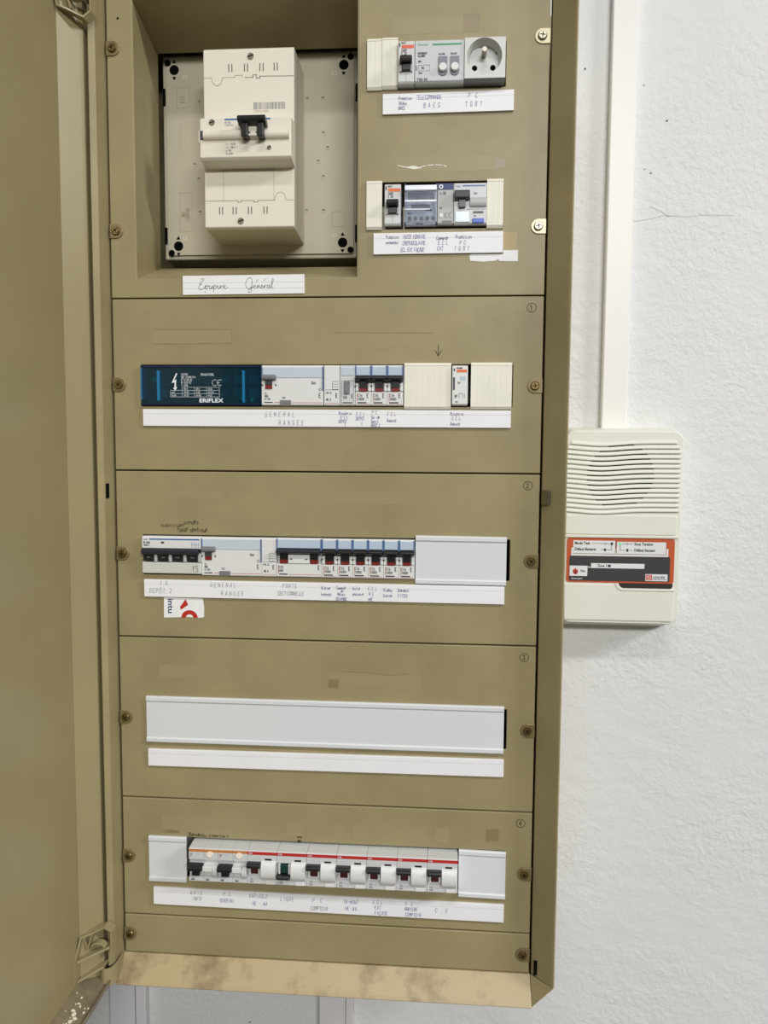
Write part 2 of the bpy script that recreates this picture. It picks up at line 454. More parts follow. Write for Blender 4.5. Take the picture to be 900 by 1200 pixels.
# ---- door, open at a right angle, extending towards the room
door = MB()
door.box(-35, -33, -600, -50, -803, 353)
door.box(-33.2, -6, -600, -598, -803, 353)
door = door.build('door', DOORP, cab, label='inner face of the cabinet door, swung open')
MB().prism_z(thick([(-34, -50), (-32.6, -50.6), (-17, -30.5), (-15.2, -28), (-15.0, -4)], -1.2), -814, 364).build('hinge_side_return', DOORP, door, bevel=0.4)
for s, z0 in ((1, -803), (-1, 353)):
    bt = MB()
    pts = [(-34, z0+s*1), (-7, z0-s*12), (-4.2, z0-s*13), (-3.0, z0-s*7.5)]
    n_ = thick(pts, -1.2*s)
    bt.v += [(x, -600, z) for x, z in n_]+[(x, -14, z) for x, z in n_]
    k = len(n_)
    bt.f += [tuple(range(k)), tuple(range(2*k-1, k-1, -1))]+[(i, k+i, k+(i+1) % k, (i+1) % k) for i in range(k)]
    bt.build('edge_return', GRIMY if s > 0 else DOORP, door, bevel=0.3)
# corner reinforcement brackets carrying the hinges, bottom and top
def bracket(flip):
    fz = (lambda z: -450-z) if flip else (lambda z: z)
    def P(lst): return [(x, fz(z)) for x, z in lst]
    hexo = [(-32.6, -66, -801), (-32.6, -64, -773), (-28.7, -56, -749), (-18, -52, -746), (-5.6, -46, -741.5), (-0.5, -40, -750), (-0.5, -40, -778)]
    h = [(x, fz(z)) for x, y, z in hexo]; hi = thick(h, 1.6 if not flip else -1.6)[len(h):][::-1]
    b = MB()
    for i in range(len(h)-1):
        (xa, za), (xb, zb) = h[i], h[i+1]; (xc, zc), (xd, zd) = hi[i], hi[i+1]; ya, yb = hexo[i][1], hexo[i+1][1]; w1, w2 = min(ya+14, -24), min(yb+14, -24)
        b.add([(xa, ya, za), (xb, yb, zb), (xd, yb, zd), (xc, ya, zc), (xa, w1, za), (xb, w2, zb), (xd, w2, zd), (xc, w1, zc)],
              [(0, 1, 2, 3), (4, 7, 6, 5), (0, 4, 5, 1), (1, 5, 6, 2), (2, 6, 7, 3), (3, 7, 4, 0)])
    b.build('hinge_bracket', DOORP, door)
    yf = -60
    sh = MB()
    for (z0, z1, x1) in ((-777, -770, -1.2), (-801, -795, -9)):
        sh.add([(-32, -62, fz(z0)), (x1, -41, fz(z1)), (x1, -26, fz(z1)), (-32, -48, fz(z0)),
                (-32, -62, fz(z0+3)), (x1, -41, fz(z1+3)), (x1, -26, fz(z1+3)), (-32, -48, fz(z0+3))],
               [(0, 1, 2, 3), (4, 7, 6, 5), (0, 4, 5, 1), (1, 5, 6, 2), (2, 6, 7, 3), (3, 7, 4, 0)])
    sh.build('bracket_shelf', DOORP, door, bevel=0.5)
    # hinge hook and V shaped spring clip
    hk = MB()
    arc = [(-12+7*math.cos(math.radians(a)), fz(-765+5*math.sin(math.radians(a)))) for a in range(160, -10, -17)]
    arcp = thick(arc, 2.0 if not flip else -2.0)
    hk.prism_y(arcp, -49, -40)
    hk.build('hinge_hook', DOORP, door, bevel=0.4)
    vc = MB()
    vp = thick(P([(-28.5, -757), (-24, -768), (-18.5, -748)]), 1.6)
    vc.prism_y(vp, -49, -38)
    vc.build('spring_clip', DOORP, door)
    # curved strap of the hinge, fixed to the rim
    st = MB()
    pth = [(-8.5+10.5*math.cos(math.radians(q_)), -22+19*math.sin(math.radians(q_))) for q_ in range(205, 361, 12)]+[(1.6, -12), (0.6, -3)]
    st.prism_z(thick(pth, 1.3), fz(-819) if not flip else fz(-796), fz(-796) if not flip else fz(-819))
    st.build('hinge_strap', PAINT, cab)
bracket(False); bracket(True)
fk = MB()
for i in range(15):
    y = -120+rnd.random()*58; x = -30+rnd.random()*20
    z = -802-(x+34)*0.48+0.2
    r = rnd.choice((0.5, 0.6, 0.8, 1.0))
    fk.box(x-r, x+r, y-r, y+r*1.4, z, z+0.7)
for x, y, r in ((-18, -100, 3.2), (-15, -105, 2.6), (-21, -96, 2.0), (-10.5, -92, 1.6), (-9, -84, 1.3), (-17, -111, 2.6)):
    z = -802-(x+34)*0.48+0.2
    n = 7; poly = [(x+r*rnd.uniform(.6, 1.2)*math.cos(6.283*i/n), y+r*rnd.uniform(.7, 1.4)*math.sin(6.283*i/n)) for i in range(n)]
    fk.prism_z(poly, z, z+0.8)
fk.solo('paint_flakes', FLAKE, (-25, -95, -818), 'white paint flakes and crumbs lying in the bottom edge of the open door', 'debris')['kind'] = 'stuff'

# ---- cover plates
def cells_plate(x0, x1, z0, z1, holes, t=1.5, ret=12):
    xs = sorted({x0, x1, *[h[0] for h in holes], *[h[1] for h in holes]})
    zs = sorted({z0, z1, *[h[2] for h in holes], *[h[3] for h in holes]})
    bm = bmesh.new(); vm = {}
    def V(x, z):
        if (x, z) not in vm: vm[(x, z)] = bm.verts.new((x, 0, z))
        return vm[(x, z)]
    for i in range(len(xs)-1):
        for j in range(len(zs)-1):
            cx, cz = (xs[i]+xs[i+1])/2, (zs[j]+zs[j+1])/2
            if any(h[0] < cx < h[1] and h[2] < cz < h[3] for h in holes): continue
            bm.faces.new([V(xs[i], zs[j]), V(xs[i+1], zs[j]), V(xs[i+1], zs[j+1]), V(xs[i], zs[j+1])])
    ext = [e for e in bm.edges if e.is_boundary]
    r = bmesh.ops.extrude_edge_only(bm, edges=ext)
    for v in r['geom']:
        if isinstance(v, bmesh.types.BMVert):
            outer = abs(v.co.x-x0) < .01 or abs(v.co.x-x1) < .01 or abs(v.co.z-z0) < .01 or abs(v.co.z-z1) < .01
            v.co.y += ret if outer else t
    bmesh.ops.recalc_face_normals(bm, faces=bm.faces)
    mb = MB(); bm.verts.index_update()
    mb.v = [tuple(v.co) for v in bm.verts]; mb.f = [tuple(v.index for v in f.verts) for f in bm.faces]
    bm.free()
    return mb

def clip(panel, side, z, bright=False):
    sx = 1 if side == 'L' else -1
    xe = 0.6 if side == 'L' else 499.4
    xc = 8.0 if side == 'L' else 490.8
    poly = [(xe, z-8.2)] + [(xc+sx*8.2*math.cos(math.radians(a)), z+8.2*math.sin(math.radians(a))) for a in range(-90, 91, 15)] + [(xe, z+8.2)]
    if side == 'R': poly = poly[::-1]
    c = MB().prism_y(poly, -1.6, -0.05).build('retaining_clip', CRMETAL if bright else CLIPM, panel, bevel=0.5)
    s = MB(); s.cyl(xc, z, 5.0, -1.6, -3.2, 20); s.cyl(xc, z, 5.0, -3.2, -4.8, 20, 4.0)
    sc = s.build('screw', STEEL if bright else BRASS, c, smooth=True)
    a = rnd.uniform(0, 1.5)
    cx = MB()
    for k in (0, math.pi/2):
        dx, dz = math.cos(a+k)*2.6, math.sin(a+k)*2.6
        cx.stroke([(xc-dx, z-dz), (xc+dx, z+dz)], 0.9, -4.95)
    cx.build('screw_recess', HOLE, c)
CRMETAL = mat('cream_clip', (196, 186, 152), 0.35, metal=0.25)
CLIPM = mat('olive_clip', (132, 116, 82), 0.35, metal=0.35, var=0.15, var_scale=70)

def panel(z0, z1, holes, label, ssc, bright_r=False, num=None):
    p = thing('cover_plate', (250, 6, z0), label, 'cover plate', 'cover plates of the cabinet')
    cells_plate(1.2, 499.0, z0+0.8, z1-0.8, holes).build('plate', PAINT, p, bevel=1.1, seg=3)
    for z in ssc:
        clip(p, 'L', z); clip(p, 'R', z-1, bright_r)
    if num:
        x, z = 485.5, z1-13.5
        mk = MB()
        mk.stroke([(x+5.2*math.cos(math.radians(a)), z+4.9*math.sin(math.radians(a))) for a in range(15, 376, 24)], 0.6, -0.15)
        mk.text(num, x-1.6, z-2.6, 5.2, -0.15, 0.7)
        mk.build('pen_mark', PENK, p)
    return p
RW = {2: (34, 466, -124.2, -76.6), 3: (33, 466.5, -324, -276.2), 4: (34, 466.6, -524, -476.4), 5: (34, 467.5, -699, -648.5)}
p0 = panel(0, 350, [(30.5, 289.5, 22, 331), (298.5, 452, 226, 274), (299, 452, 74.5, 126)],
           'large top cover plate with a deep square recess and two short device rows', (278.8, 76.3), True)
p1 = panel(-200, 0, [RW[2]], 'cover plate pen-marked with a circled 1, below the recessed main switch', (-99.5,), False, '1')
p2 = panel(-400, -200, [RW[3]], 'cover plate pen-marked with a circled 2, third from the top', (-299.3,), False, '2')
p3 = panel(-600, -400, [RW[4]], 'cover plate pen-marked with a circled 3, closed by one long blank', (-499.6,), False, '3')
p4 = panel(-750, -600, [RW[5]], 'cover plate pen-marked with a circled 4, holding the red-striped devices', (-674.6,), False, '4')
p5 = panel(-800, -750, [], 'narrow blank cover plate at the very bottom of the cabinet', (-775.3,), False)

# recess surround in the top plate
rc = MB()
F_ = [(30.5, 22), (289.5, 22), (289.5, 331), (30.5, 331)]
B_ = [(29.0, 52), (286, 52), (286, 312), (29.5, 312)]
for i in range(4):
    a, b = F_[i], F_[(i+1) % 4]; c, d = B_[(i+1) % 4], B_[i]
    rc.quad((a[0], 0.6, a[1]), (b[0], 0.6, b[1]), (c[0], 83, c[1]), (d[0], 83, d[1]))
rco = rc.build('recess_surround', PAINT, p0)
so = rco.modifiers.new('solid', 'SOLIDIFY'); so.thickness = 1.2*MM; so.offset = -1
# scratches, dot, tape residues and pen notes on the plates
MB().cyl(14.5, 311.5, 1.3, -0.3, -0.05, 10).build('small_hole', HOLE, p0)
def residue(p, x0, x1, z0, z1, m_, y=-0.1, name='tape_residue'):
    n = MB(); pts = []
    for k in range(6): pts.append((x0+(x1-x0)*k/5, z0+rnd.uniform(-.6, .6)))
    for k in range(6): pts.append((x1-(x1-x0)*k/5, z1+rnd.uniform(-.6, .6)))
    n.flat(pts, y if m_ is TAPE1 else y-.07); return n.build(name, m_, p)
residue(p0, 326, 405, 284, 302, TAPE1); residue(p0, 405, 423, 285, 304, TAPE2)
residue(p0, 331, 445, 137, 153, TAPE1); residue(p0, 442, 453, 139, 149, TAPE2)
sl = MB(); sl.stroke([(334, 144), (345, 141.5), (356, 141), (366, 143.5), (375, 144), (384, 143.5), (388, 142)], 0.9, -0.2)
sl.flat([(340, 142), (352, 139.6), (361, 140.6), (352, 143.4)], -0.25); sl.build('glue_thread', CRM2, p0)
residue(p1, 50, 143, -52, -36, TAPE1); residue(p1, 262, 372, -58, -42, TAPE1)
s_ = MB(); s_.stroke([(52, -36), (142, -36.5), (143, -52), (52, -52.5)], 0.5, -0.2); s_.stroke([(262, -40), (376, -41)], 0.7, -0.2); s_.build('tape_edge', TAPE2, p1)
ar = MB(); ar.stroke([(381.5, -54), (381.5, -66)], 0.8, -0.15); ar.stroke([(378, -61), (381.5, -66.5), (385, -61)], 0.8, -0.15); ar.build('pen_arrow', PENK, p1)
nt = MB()
nt.text('suspicion', 55, -266.5, 5.6, -0.15, 0.5, jit=.06, slant=.15); nt.text('sondes', 83, -263, 5.6, -0.15, 0.55, jit=.06, slant=.15)
nt.text('Fosse septique', 75, -272, 6.2, -0.15, 0.6, jit=.06, slant=.15, wf=.5, sp=1.25)
nt.build('pen_note', PENK, p2)
residue(p2, 255, 376, -237, -222, TAPE1); residue(p2, 60, 130, -232, -224, TAPE1)
residue(p3, 50, 135, -449, -434, TAPE1); residue(p3, 256, 366, -455, -437, TAPE1); residue(p3, 256, 268, -456, -446, TAPE2)
s_ = MB(); s_.stroke([(272, -437), (285, -436), (330, -439), (350, -437)], 0.7, -0.2); s_.build('tape_edge', TAPE2, p3)
nt = MB(); nt.text('Bandeau comptoir', 84, -646.5, 4.4, -0.15, 0.6, jit=.05, wf=.8);
nt.text('M 3', 223, -648, 4.2, -0.15, 0.9, rot=math.pi/2); nt.build('pen_note', PENK, p4)
residue(p4, 50, 148, -643, -622, TAPE1); residue(p4, 445, 460, -637, -622, TAPE2); residue(p4, 52, 72, -644, -640, TAPE2)
for x in (205, 262, 285, 318, 352, 385):
    residue(p4, x, x+rnd.uniform(14, 24), -641, -621-rnd.uniform(0, 5), TAPE1)

# ================================================================ label strips
def strip(x0, x1, z0, z1, label, dz=0.0, holder=True, mt=None):
    """white label strip, dz: rise of its right end"""
    t = thing('label_strip', ((x0+x1)/2, 0, z0), label, 'label', 'white label strips on the cover plates')
    d = 3.0
    b = MB()
    h = z1-z0
    prof = [(-0.05, z0), (-d, z0), (-d, z0+h*.72), (-d-.2, z0+h*.76), (-d-.2, z1-1.0), (-d, z1), (-0.05, z1)] if holder else [(-0.05, z0), (-d*.5, z0), (-d*.5, z1), (-0.05, z1)]
    n = len(prof)
    b.v = [(x0, y, z) for y, z in prof]+[(x1, y, z+dz) for y, z in prof]
    b.f = [tuple(range(n)), tuple(range(2*n-1, n-1, -1))]+[(i, n+i, n+(i+1) % n, (i+1) % n) for i in range(n)]
    b.build('strip', mt or LBL, t, bevel=0.25)
    t_y = -(d+.3) if holder else -(d*.5+.1)
    return t, t_y
def write(t, y, items, x0, dz_per_mm=0.0, m_=None):
    for it in items:
        txt, x, z, h = it[:4]; mt = it[4] if len(it) > 4 else (m_ or PENV)
        sp = it[5] if len(it) > 5 else 1.35
        MB().text(txt, x, z+(x-x0)*dz_per_mm, h, y, 0.36, sp=sp, jit=.05, slant=.08).build('handwriting', mt, t)

# main switch label (ruled paper, cursive)
t, y = strip(86, 228, 3.2, 24.8, 'ruled paper label reading Coupure Général under the recessed main switch', 0.7, False, PAPER)
r_ = MB()
for z in (10, 16.5): r_.rect(86.5, 227.5, z, z+.4, y+.03)
r_.build('ruled_line', RULE, t)
cu = MB()
def cur(pts, x, z, k, wd=.45):
    # Catmull-Rom smoothed pen stroke
    out = []
    P = [pts[0]]+pts+[pts[-1]]
    for i in range(1, len(P)-2):
        for s in range(6):
            u = s/6
            q = [0.5*((2*P[i][c])+(-P[i-1][c]+P[i+1][c])*u+(2*P[i-1][c]-5*P[i][c]+4*P[i+1][c]-P[i+2][c])*u*u+(-P[i-1][c]+3*P[i][c]-3*P[i+1][c]+P[i+2][c])*u**3) for c in (0, 1)]
            out.append((x+q[0]*k, z+q[1]*k))
    out.append((x+pts[-1][0]*k, z+pts[-1][1]*k))
    cu.stroke(out, wd, y)
cur([(3, 12), (5, 13.5), (6.5, 12), (4.5, 10), (2, 8), (1.5, 6.5), (3.5, 6.6), (1, 5), (0, 2), (2, 0), (5, .6), (7.5, 2.4)], 105, 9.2, .92)
cur([(7.5, 2.4), (9, 4.6), (11, 4.2), (10.8, 1.2), (8.8, .6), (8.2, 2.6), (10, 4.6), (12.5, 4), (14, 4.6), (13.8, 1.4), (15.5, .6), (17.2, 4.4), (17, 1.2), (18.5, 1.4), (19.5, 4.8), (18.6, -3.4)], 105, 9.2, .92)
cur([(19.4, 3.6), (21.5, 4.8), (22.5, 2.4), (20.5, .8), (19.2, 1.6)], 105, 9.2, .92)
cur([(22, 1.4), (24.5, 4.6), (24.4, 1.4), (26, .8), (27.6, 4.4), (27.6, 1), (29.4, 4.2), (31.2, 4), (31.6, 2.2), (33.4, 3.2), (33.8, 4.6), (32, 4.2), (32, 1.2), (34.5, .8), (37, 2.6)], 105, 9.2, .92)
cu.stroke([(112, 6.8), (113, 6)], .5, y)
cu.build('handwriting', PRINT, t); cu = MB()
cur([(8, 11), (7, 13), (4, 13.5), (.8, 10), (0, 5), (2, 1), (5.5, 1), (7.6, 4.5), (8, 10), (7.6, 2), (6.4, -3.4), (4, -4), (3.4, -2), (7, 1.2), (10, 2.6)], 160, 9.2, .92)
cur([(10, 2.6), (12.2, 4), (11.4, 5), (10.2, 3), (11.6, .8), (14, 2.6), (15, 4.6), (15, 1), (17, 4.6), (17.8, 1), (20, 2.8), (21.4, 4.2), (20.2, 4.8), (19.6, 2.2), (21.2, .8), (23.4, 4), (23.2, 1), (25, 4.6), (26.6, 4.2)], 160, 9.2, .92)
cur([(30.4, 4), (28.4, 4.6), (26.8, 2.4), (28.2, .8), (30.4, 4.4), (30.4, 1), (32.4, 3.4), (35, 11), (33.6, 12), (32.8, 6), (33.4, 1.4), (35.4, .8)], 160, 9.2, .92)
cu.stroke([(172, 17.5), (174.5, 20)], .45, y); cu.stroke([(181, 18), (183, 20.5)], .45, y)
cu.build('handwriting', PRINT, t)

t, y = strip(316.5, 461, 198.4, 220.3, 'upper right label strip reading Télécommande BAES and PC TGBT', 1.2)
write(t, y, [('Protection', 334, 213.5, 3.4, PENV, 1.05), ('Téléco', 334, 208, 3.4, PENV, 1.1), ('BAES', 334, 202.8, 3.4), ('TELECOMMANDE', 354, 213.3, 4.2, PENV, 1.35), ('B A E S', 362, 204.3, 4.8), ('P  C', 411, 213, 4.8), ('T G B T', 408, 204.2, 4.8)], 316.5, .008)
t, y = strip(307, 452, 46.2, 69.4, 'label strip reading Inter horaire crépusculaire and Protection PC TGBT', 0.7)
write(t, y, [('Protection', 321, 63.5, 3.4, PENV, 1.05), ('contacteur', 321, 57.5, 3.4, PENV, 1.05), ('INTER HORAIRE', 340, 63, 4, PENV, 1.2), ('CREPUSCULAIRE', 340, 56, 4, PENV, 1.2), ('ECL EXT FAÇADE', 338, 48.8, 4, PENV, 1.15),
             ('Commande', 378, 61.5, 3.6, PENV, 1.1), ('E C L', 380, 56, 4), ('EXT', 379, 49.8, 4.2), ('Protection', 399, 62.3, 4, PENV, 1.1), ('P C', 404, 55.5, 4.2), ('T G B T', 398, 49, 4.4)], 307, .004)
t, y = strip(36.8, 464.4, -147.6, -128, 'long label strip under the row with the blue terminal block', -0.4)
write(t, y, [('GENERAL', 182, -136, 5, PENG, 2.6), ('RANGEE', 198, -145.4, 5, PENG, 2.6), ('Minuterie', 268, -133.5, 3.4, PENV, 1.2), ('E C L', 270, -138.5, 3.4), ('DEPOT', 268, -143, 3.4), ('1', 275, -147, 3.2, PENK),
             ('E C L', 288.5, -134, 3.6), ('DEPOT', 288, -139.5, 3.6), ('1', 294, -145.4, 3.4, PENK), ('P C', 306.5, -132.5, 3.6), ('Sol de', 305.5, -137.6, 3.4, PENV, 1.2), ('Sanit.', 305.5, -142.4, 3.4, PENV, 1.2), ('DEPOT 2', 305.5, -147, 3.2, PENV, 1.1),
             ('E C L', 324, -134, 3.6), ('Agence', 323.5, -141.5, 3.8, PENV, 1.2), ('Minuterie', 396, -133.5, 3.4, PENV, 1.2), ('E C L', 398, -139, 3.6), ('Agence', 396, -145, 3.8, PENV, 1.2)], 36.8, -.001)
t, y = strip(34.5, 461, -350.4, -329.6, 'long label strip reading TD Dépôt 2 and Porte sectionnelle', -0.6)
write(t, y, [('T D', 54, -336, 4.2, PENV, 2), ('DEPÔT 2', 41, -345.5, 5.2, PENG, 1.9), ('GENERAL', 115, -337, 5, PENG, 2.3), ('RANGEE', 128, -346.8, 5, PENG, 2.4), ('PORTE', 202, -336, 4.4, PENV, 2), ('SECTIONNELLE', 196, -345, 4.4, PENG, 1.45),
             ('Alarme', 247.5, -337.2, 3.8, PENV, 1.2), ('Incendie', 247, -344.5, 3.6, PENV, 1.1), ('Commande', 265.5, -336.5, 3.4, PENV, 1), ('de', 271, -340, 3), ('Relais', 267, -344, 3.4, PENV, 1.1), ('ECLAIRAGE', 265.5, -349.6, 3.2, PENV, 1.05),
             ('Volet', 284.5, -337, 3.8, PENV, 1.3), ('vestiaire', 284.5, -343.4, 3.4, PENV, 1.05), ('E C L', 303, -337, 3.8), ('W C', 304, -342.6, 3.6), ('+', 307, -346, 2.6), ('VMC', 303, -349.8, 3.4),
             ('Rideau', 321, -338, 3.6, PENV, 1.2), ('Entrée', 321, -344.8, 3.6, PENV, 1.2), ('Standard', 337.5, -338, 3.6, PENV, 1.05), ('FITTEX', 338, -344.8, 3.6, PENV, 1.25)], 34.5, -.0014)
t, y = strip(35.7, 464, -558.5, -537.5, 'long empty label strip without writing under the full-width blank', 1.8)
t, y = strip(39.3, 467.5, -734.2, -712.4, 'long label strip reading Baie info, Libre and PC comptoir', -1.6)
write(t, y, [('B A I E', 86, -719, 3.8, PENG), ('INFO', 88, -726.5, 4.6, PENG, 1.6), ('P C', 127, -718.5, 4.4, PENV, 1.8), ('BUREAU', 123, -727, 4.6, PENV, 1.5), ('VARIABLE', 159, -719.2, 4.8, PENG, 1.5), ('HE - WA', 163, -728.5, 4.4, PENV, 1.5),
             ('LIBRE', 198, -721.5, 5, PENG, 1.7), ('P  C', 237, -721, 5, PENV, 1.6), ('COMPTOIR', 235, -731, 4.6, PENG, 1.4), ('TR-MONT', 275, -720.6, 4.4, PENV, 1.45), ('HE-WA', 277, -729, 4.6, PENV, 1.6),
             ('E C L', 311, -719, 4.2), ('EXT', 313, -725.6, 4.2, PENV, 1.7), ('FAÇADE', 313, -732.4, 4.2, PENV, 1.6), ('P C', 350, -719, 4.2, PENV, 2), ('ARRIERE', 349, -725.4, 4.2, PENV, 1.3), ('COMPTOIR', 350, -732.4, 4.2, PENV, 1.4), ('C . E', 386, -725.6, 5, PENG, 1.5)], 39.3, -.0037)

# stuck paper scraps
t = thing('torn_sticker', (80, 0, -376), 'torn white sticker with blue letters and red shapes below the TD Dépôt label', 'sticker')
MB().prism_y([(57, -376), (57.5, -351.5), (105, -352), (106.5, -363), (106, -374.5), (98, -375.5), (86, -374.6), (70, -375.4)], -0.35, -0.05).build('sticker_paper', PAPER, t)
ptext('intu', 62.5, -352.5, 6.4, -0.45, DBLUE, t, rot=-math.pi/2, sx=1.3, bold=.02)
MB().flat([(77, -362.5), (84, -353), (87, -360), (78, -366)], -0.45).build('red_shape', RED, t)
MB().flat([(78, -375.3)]+[(88.5+10*math.cos(math.radians(a)), -375.3+9*math.sin(math.radians(a))) for a in range(180, -1, -15)]+[(98, -375.4), (93, -375.3)]+[(88.5+4.5*math.cos(math.radians(a)), -375.3+4*math.sin(math.radians(a))) for a in range(0, 181, 30)], -0.45).build('red_shape', RED, t)
MB().prism_y([(416, 38.6), (430, 37.5), (444, 38.4), (447, 40), (449, 38), (469, 37.6), (469, 50), (453, 50), (453, 45.6), (418, 45.8), (415, 45)], -0.4, -0.06).solo('torn_paper_scrap', PAPER, (440, 0, 38), 'torn scrap of white paper poking out under the Inter horaire label', 'paper scrap')
MB().prism_y([(452.5, 50.5), (467, 50.5), (468, 69), (452.5, 70)], -0.2, -0.02).solo('masking_tape_piece', MASK, (460, 0, 50), 'square of brown tape at the right end of the Inter horaire label', 'tape')

# ================================================================ blanks
def ridged_blank(x0, x1, z0, z1, label, n=3, y=-4.0):
    t = thing('ridged_blank', ((x0+x1)/2, 0, z0), label, 'blanking plate', 'cream ridged blanking plates')
    b = MB()
    pts = [(x0, -0.1)]; xs = x0
    cnt = max(2, int((x1-x0)/6))
    prof = [(x0, -0.1), (x0, y)]
    for k in range(1, cnt):
        x = x0+(x1-x0)*k/cnt
        prof += [(x-.5, y-.0), (x, y+.15), (x+.5, y)]
    prof += [(x1, y), (x1, -0.1)]
    b.prism_z(prof, z0+3.0, z1-3.0)
    b.build('ridged_face', CRM2, t, smooth=False)
    e = MB()
    e.prism_x([(-0.1, z1), (y*.6, z1), (y-.4, z1-3.0), (-0.1, z1-3.0)], x0, x1)
    e.build('top_edge', CRM2, t)
    e = MB(); e.prism_x([(-0.1, z0), (y*.6, z0), (y-.4, z0+3.0), (-0.1, z0+3.0)], x0, x1); e.build('bottom_edge', CRM2, t)
    return t
ridged_blank(299, 315.6, 224.6, 279.4, 'narrow cream ridged blank, leftmost in the socket row')
ridged_blank(315.9, 333, 225.2, 279.9, 'narrow cream ridged blank touching the small breaker in the socket row', y=-4.8)
ridged_blank(299, 316.5, 73.4, 126.8, 'narrow cream ridged blank at the left end of the second short row')
ridged_blank(433.4, 451.6, 73.6, 126.9, 'narrow cream ridged blank at the right end of the second short row')
ridged_blank(343.2, 396.4, -127.2, -75, 'wide cream ridged blank between the breakers and the orange-marked relay')
ridged_blank(418.8, 464.8, -127, -74.6, 'cream ridged blank at the far right of the blue block row')

def smooth_blank(x0, x1, z0, z1, label, dz=0.0):
    t = thing('smooth_blank', ((x0+x1)/2, 0, z0), label, 'blanking plate', 'smooth grey-white blanking covers')
    prof = [(-0.1, z0), (-3.2, z0), (-4.2, z0+1), (-4.2, z0+5), (-2.8, z0+6.2), (-2.8, z1-7), (-4.2, z1-5.4), (-4.2, z1-1.2), (-3, z1), (-0.1, z1)]
    b = MB(); n = len(prof)
    b.v = [(x0, y, z) for y, z in prof]+[(x1, y, z+dz) for y, z in prof]
    b.f = [tuple(range(n)), tuple(range(2*n-1, n-1, -1))]+[(i, n+i, n+(i+1) % n, (i+1) % n) for i in range(n)]
    b.build('blank_cover', BLANK, t, bevel=0.3, seg=2, angle=25)
    MB().box(x0+6, min(x1-6, x0+40), -0.1, 45.9, z0+8, z1-10).build('snap_foot', BLANK, t)
    return t
smooth_blank(357.9, 462.6, -329, -272.3, 'grey-white blank filling the right end of the long breaker row', -.5)
smooth_blank(34.3, 463.3, -528.8, -472, 'full-width grey-white blank closing the empty row', 0)
smooth_blank(34.3, 81.4, -705, -647.3, 'short grey-white blank left of the amber-striped breakers')
smooth_blank(413, 468.5, -706.2, -647.8, 'grey-white blank right of the red-striped breakers', -.8)

# ================================================================ recessed mounting plate and main switch
t = thing('mounting_plate', (153, 147, 63), 'grey-cream plastic mounting plate at the back of the square recess', 'mounting plate')
MB().box(31, 277, 98, 147.3, 66, 316).build('tray', MPL, t, bevel=2)
MB().prism_y(rrect(36, 273.5, 71, 312, 3, 3), 95, 98.2).build('raised_face', MPL, t, bevel=0.6)
for (x, z) in ((47, 297.5), (260.5, 298), (259.5, 84.5), (49.5, 82.5)):
    MB().cyl(x, z, 6, 94.7, 95.1, 24).build('fixing_hole', HOLE, t)
    a = MB(); a.flat([(x-2.6, z+8.2), (x+2.6, z+8.2), (x, z+12.6)], 94.8); a.flat([(x-2.6, z-8.2), (x, z-12.6), (x+2.6, z-8.2)], 94.8); a.build('arrow_mark', HOLE, t)
for (x, z) in ((38.8, 306), (269, 307.5), (269.5, 75.5), (40.5, 74)):
    MB().cyl(x, z, 4.0, 94.7, 95.1, 20).build('corner_hole', HOLE, t)
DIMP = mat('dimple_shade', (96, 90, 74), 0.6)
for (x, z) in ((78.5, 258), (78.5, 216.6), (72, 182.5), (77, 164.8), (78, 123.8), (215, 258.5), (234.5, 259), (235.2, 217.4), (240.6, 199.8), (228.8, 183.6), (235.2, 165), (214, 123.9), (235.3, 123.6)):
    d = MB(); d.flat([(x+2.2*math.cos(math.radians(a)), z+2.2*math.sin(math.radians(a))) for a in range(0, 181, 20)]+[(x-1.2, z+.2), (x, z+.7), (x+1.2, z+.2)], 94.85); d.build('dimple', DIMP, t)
    MB().ring(x, z, 1.9, 2.6, 94.6, 95.1, 14).build('dimple_rim', MPL, t)
for (x, z) in ((60.5, 288), (249, 288), (250, 93.5), (58, 92)):
    MB().ring(x, z, 2.0, 2.7, 94.5, 95.1, 16).build('pilot_ring', CRM2, t)
eb = MB()
for x0, x1, z0, z1 in ((50, 66, 252, 276), (52, 68, 100, 148), (246, 262, 104, 122)):
    eb.stroke([(x0, z0), (x1, z0), (x1, z1), (x0, z1), (x0, z0)], .5, 94.85)
eb.text('LEGRAND', 64, 112, 4.5, 94.85, .5, rot=math.pi/2); eb.text('360', 58, 118, 4, 94.85, .5, rot=math.pi/2)
eb.text('CE', 54, 258, 7, 94.85, .6); eb.stroke([(54, 200), (54, 232)], .4, 94.85)
eb.build('embossed_mark', mat('emboss_shade', (164, 157, 134), .6), t)
for x0 in (31.5, 275):
    for z0 in (268, 98): MB().box(x0, x0+3, 95.5, 99.5, z0-12, z0+8).build('side_latch', HOLE, t)

ms = thing('main_switch', (157, 95, 88), 'big cream four-pole main switch standing in the recess, black toggle in the middle', 'main switch')
Yf = 28
mb = MB(); mb.prism_x([(94.9, 82.5), (Yf+4, 85), (Yf, 87), (Yf, 287), (Yf+3, 289.5), (94.9, 289.5)], 104.2, 211)
mb.build('housing', CRM, ms, bevel=1.0)
MB().prism_x([(Yf+.2, 153), (7, 156), (4, 158.5), (4, 200), (6, 202.4), (Yf+.2, 203)], 106.6, 212.2).build('toggle_section', CRM, ms, bevel=0.8)
MB().prism_x([(8, 177)]+[(3.8-5.0*math.sin(math.radians(a)), 182.5+5.6*math.cos(math.radians(a))) for a in range(180, -1, -15)], 111.5, 210).build('round_rib', CRM, ms, smooth=True)
MB().box(103.4, 106.8, 8, 22, 176, 190).build('side_key', CRM, ms, bevel=.8)
MB().box(107.2, 111, 2.8, 4.2, 178, 187.5).build('trip_window', DKG, ms)
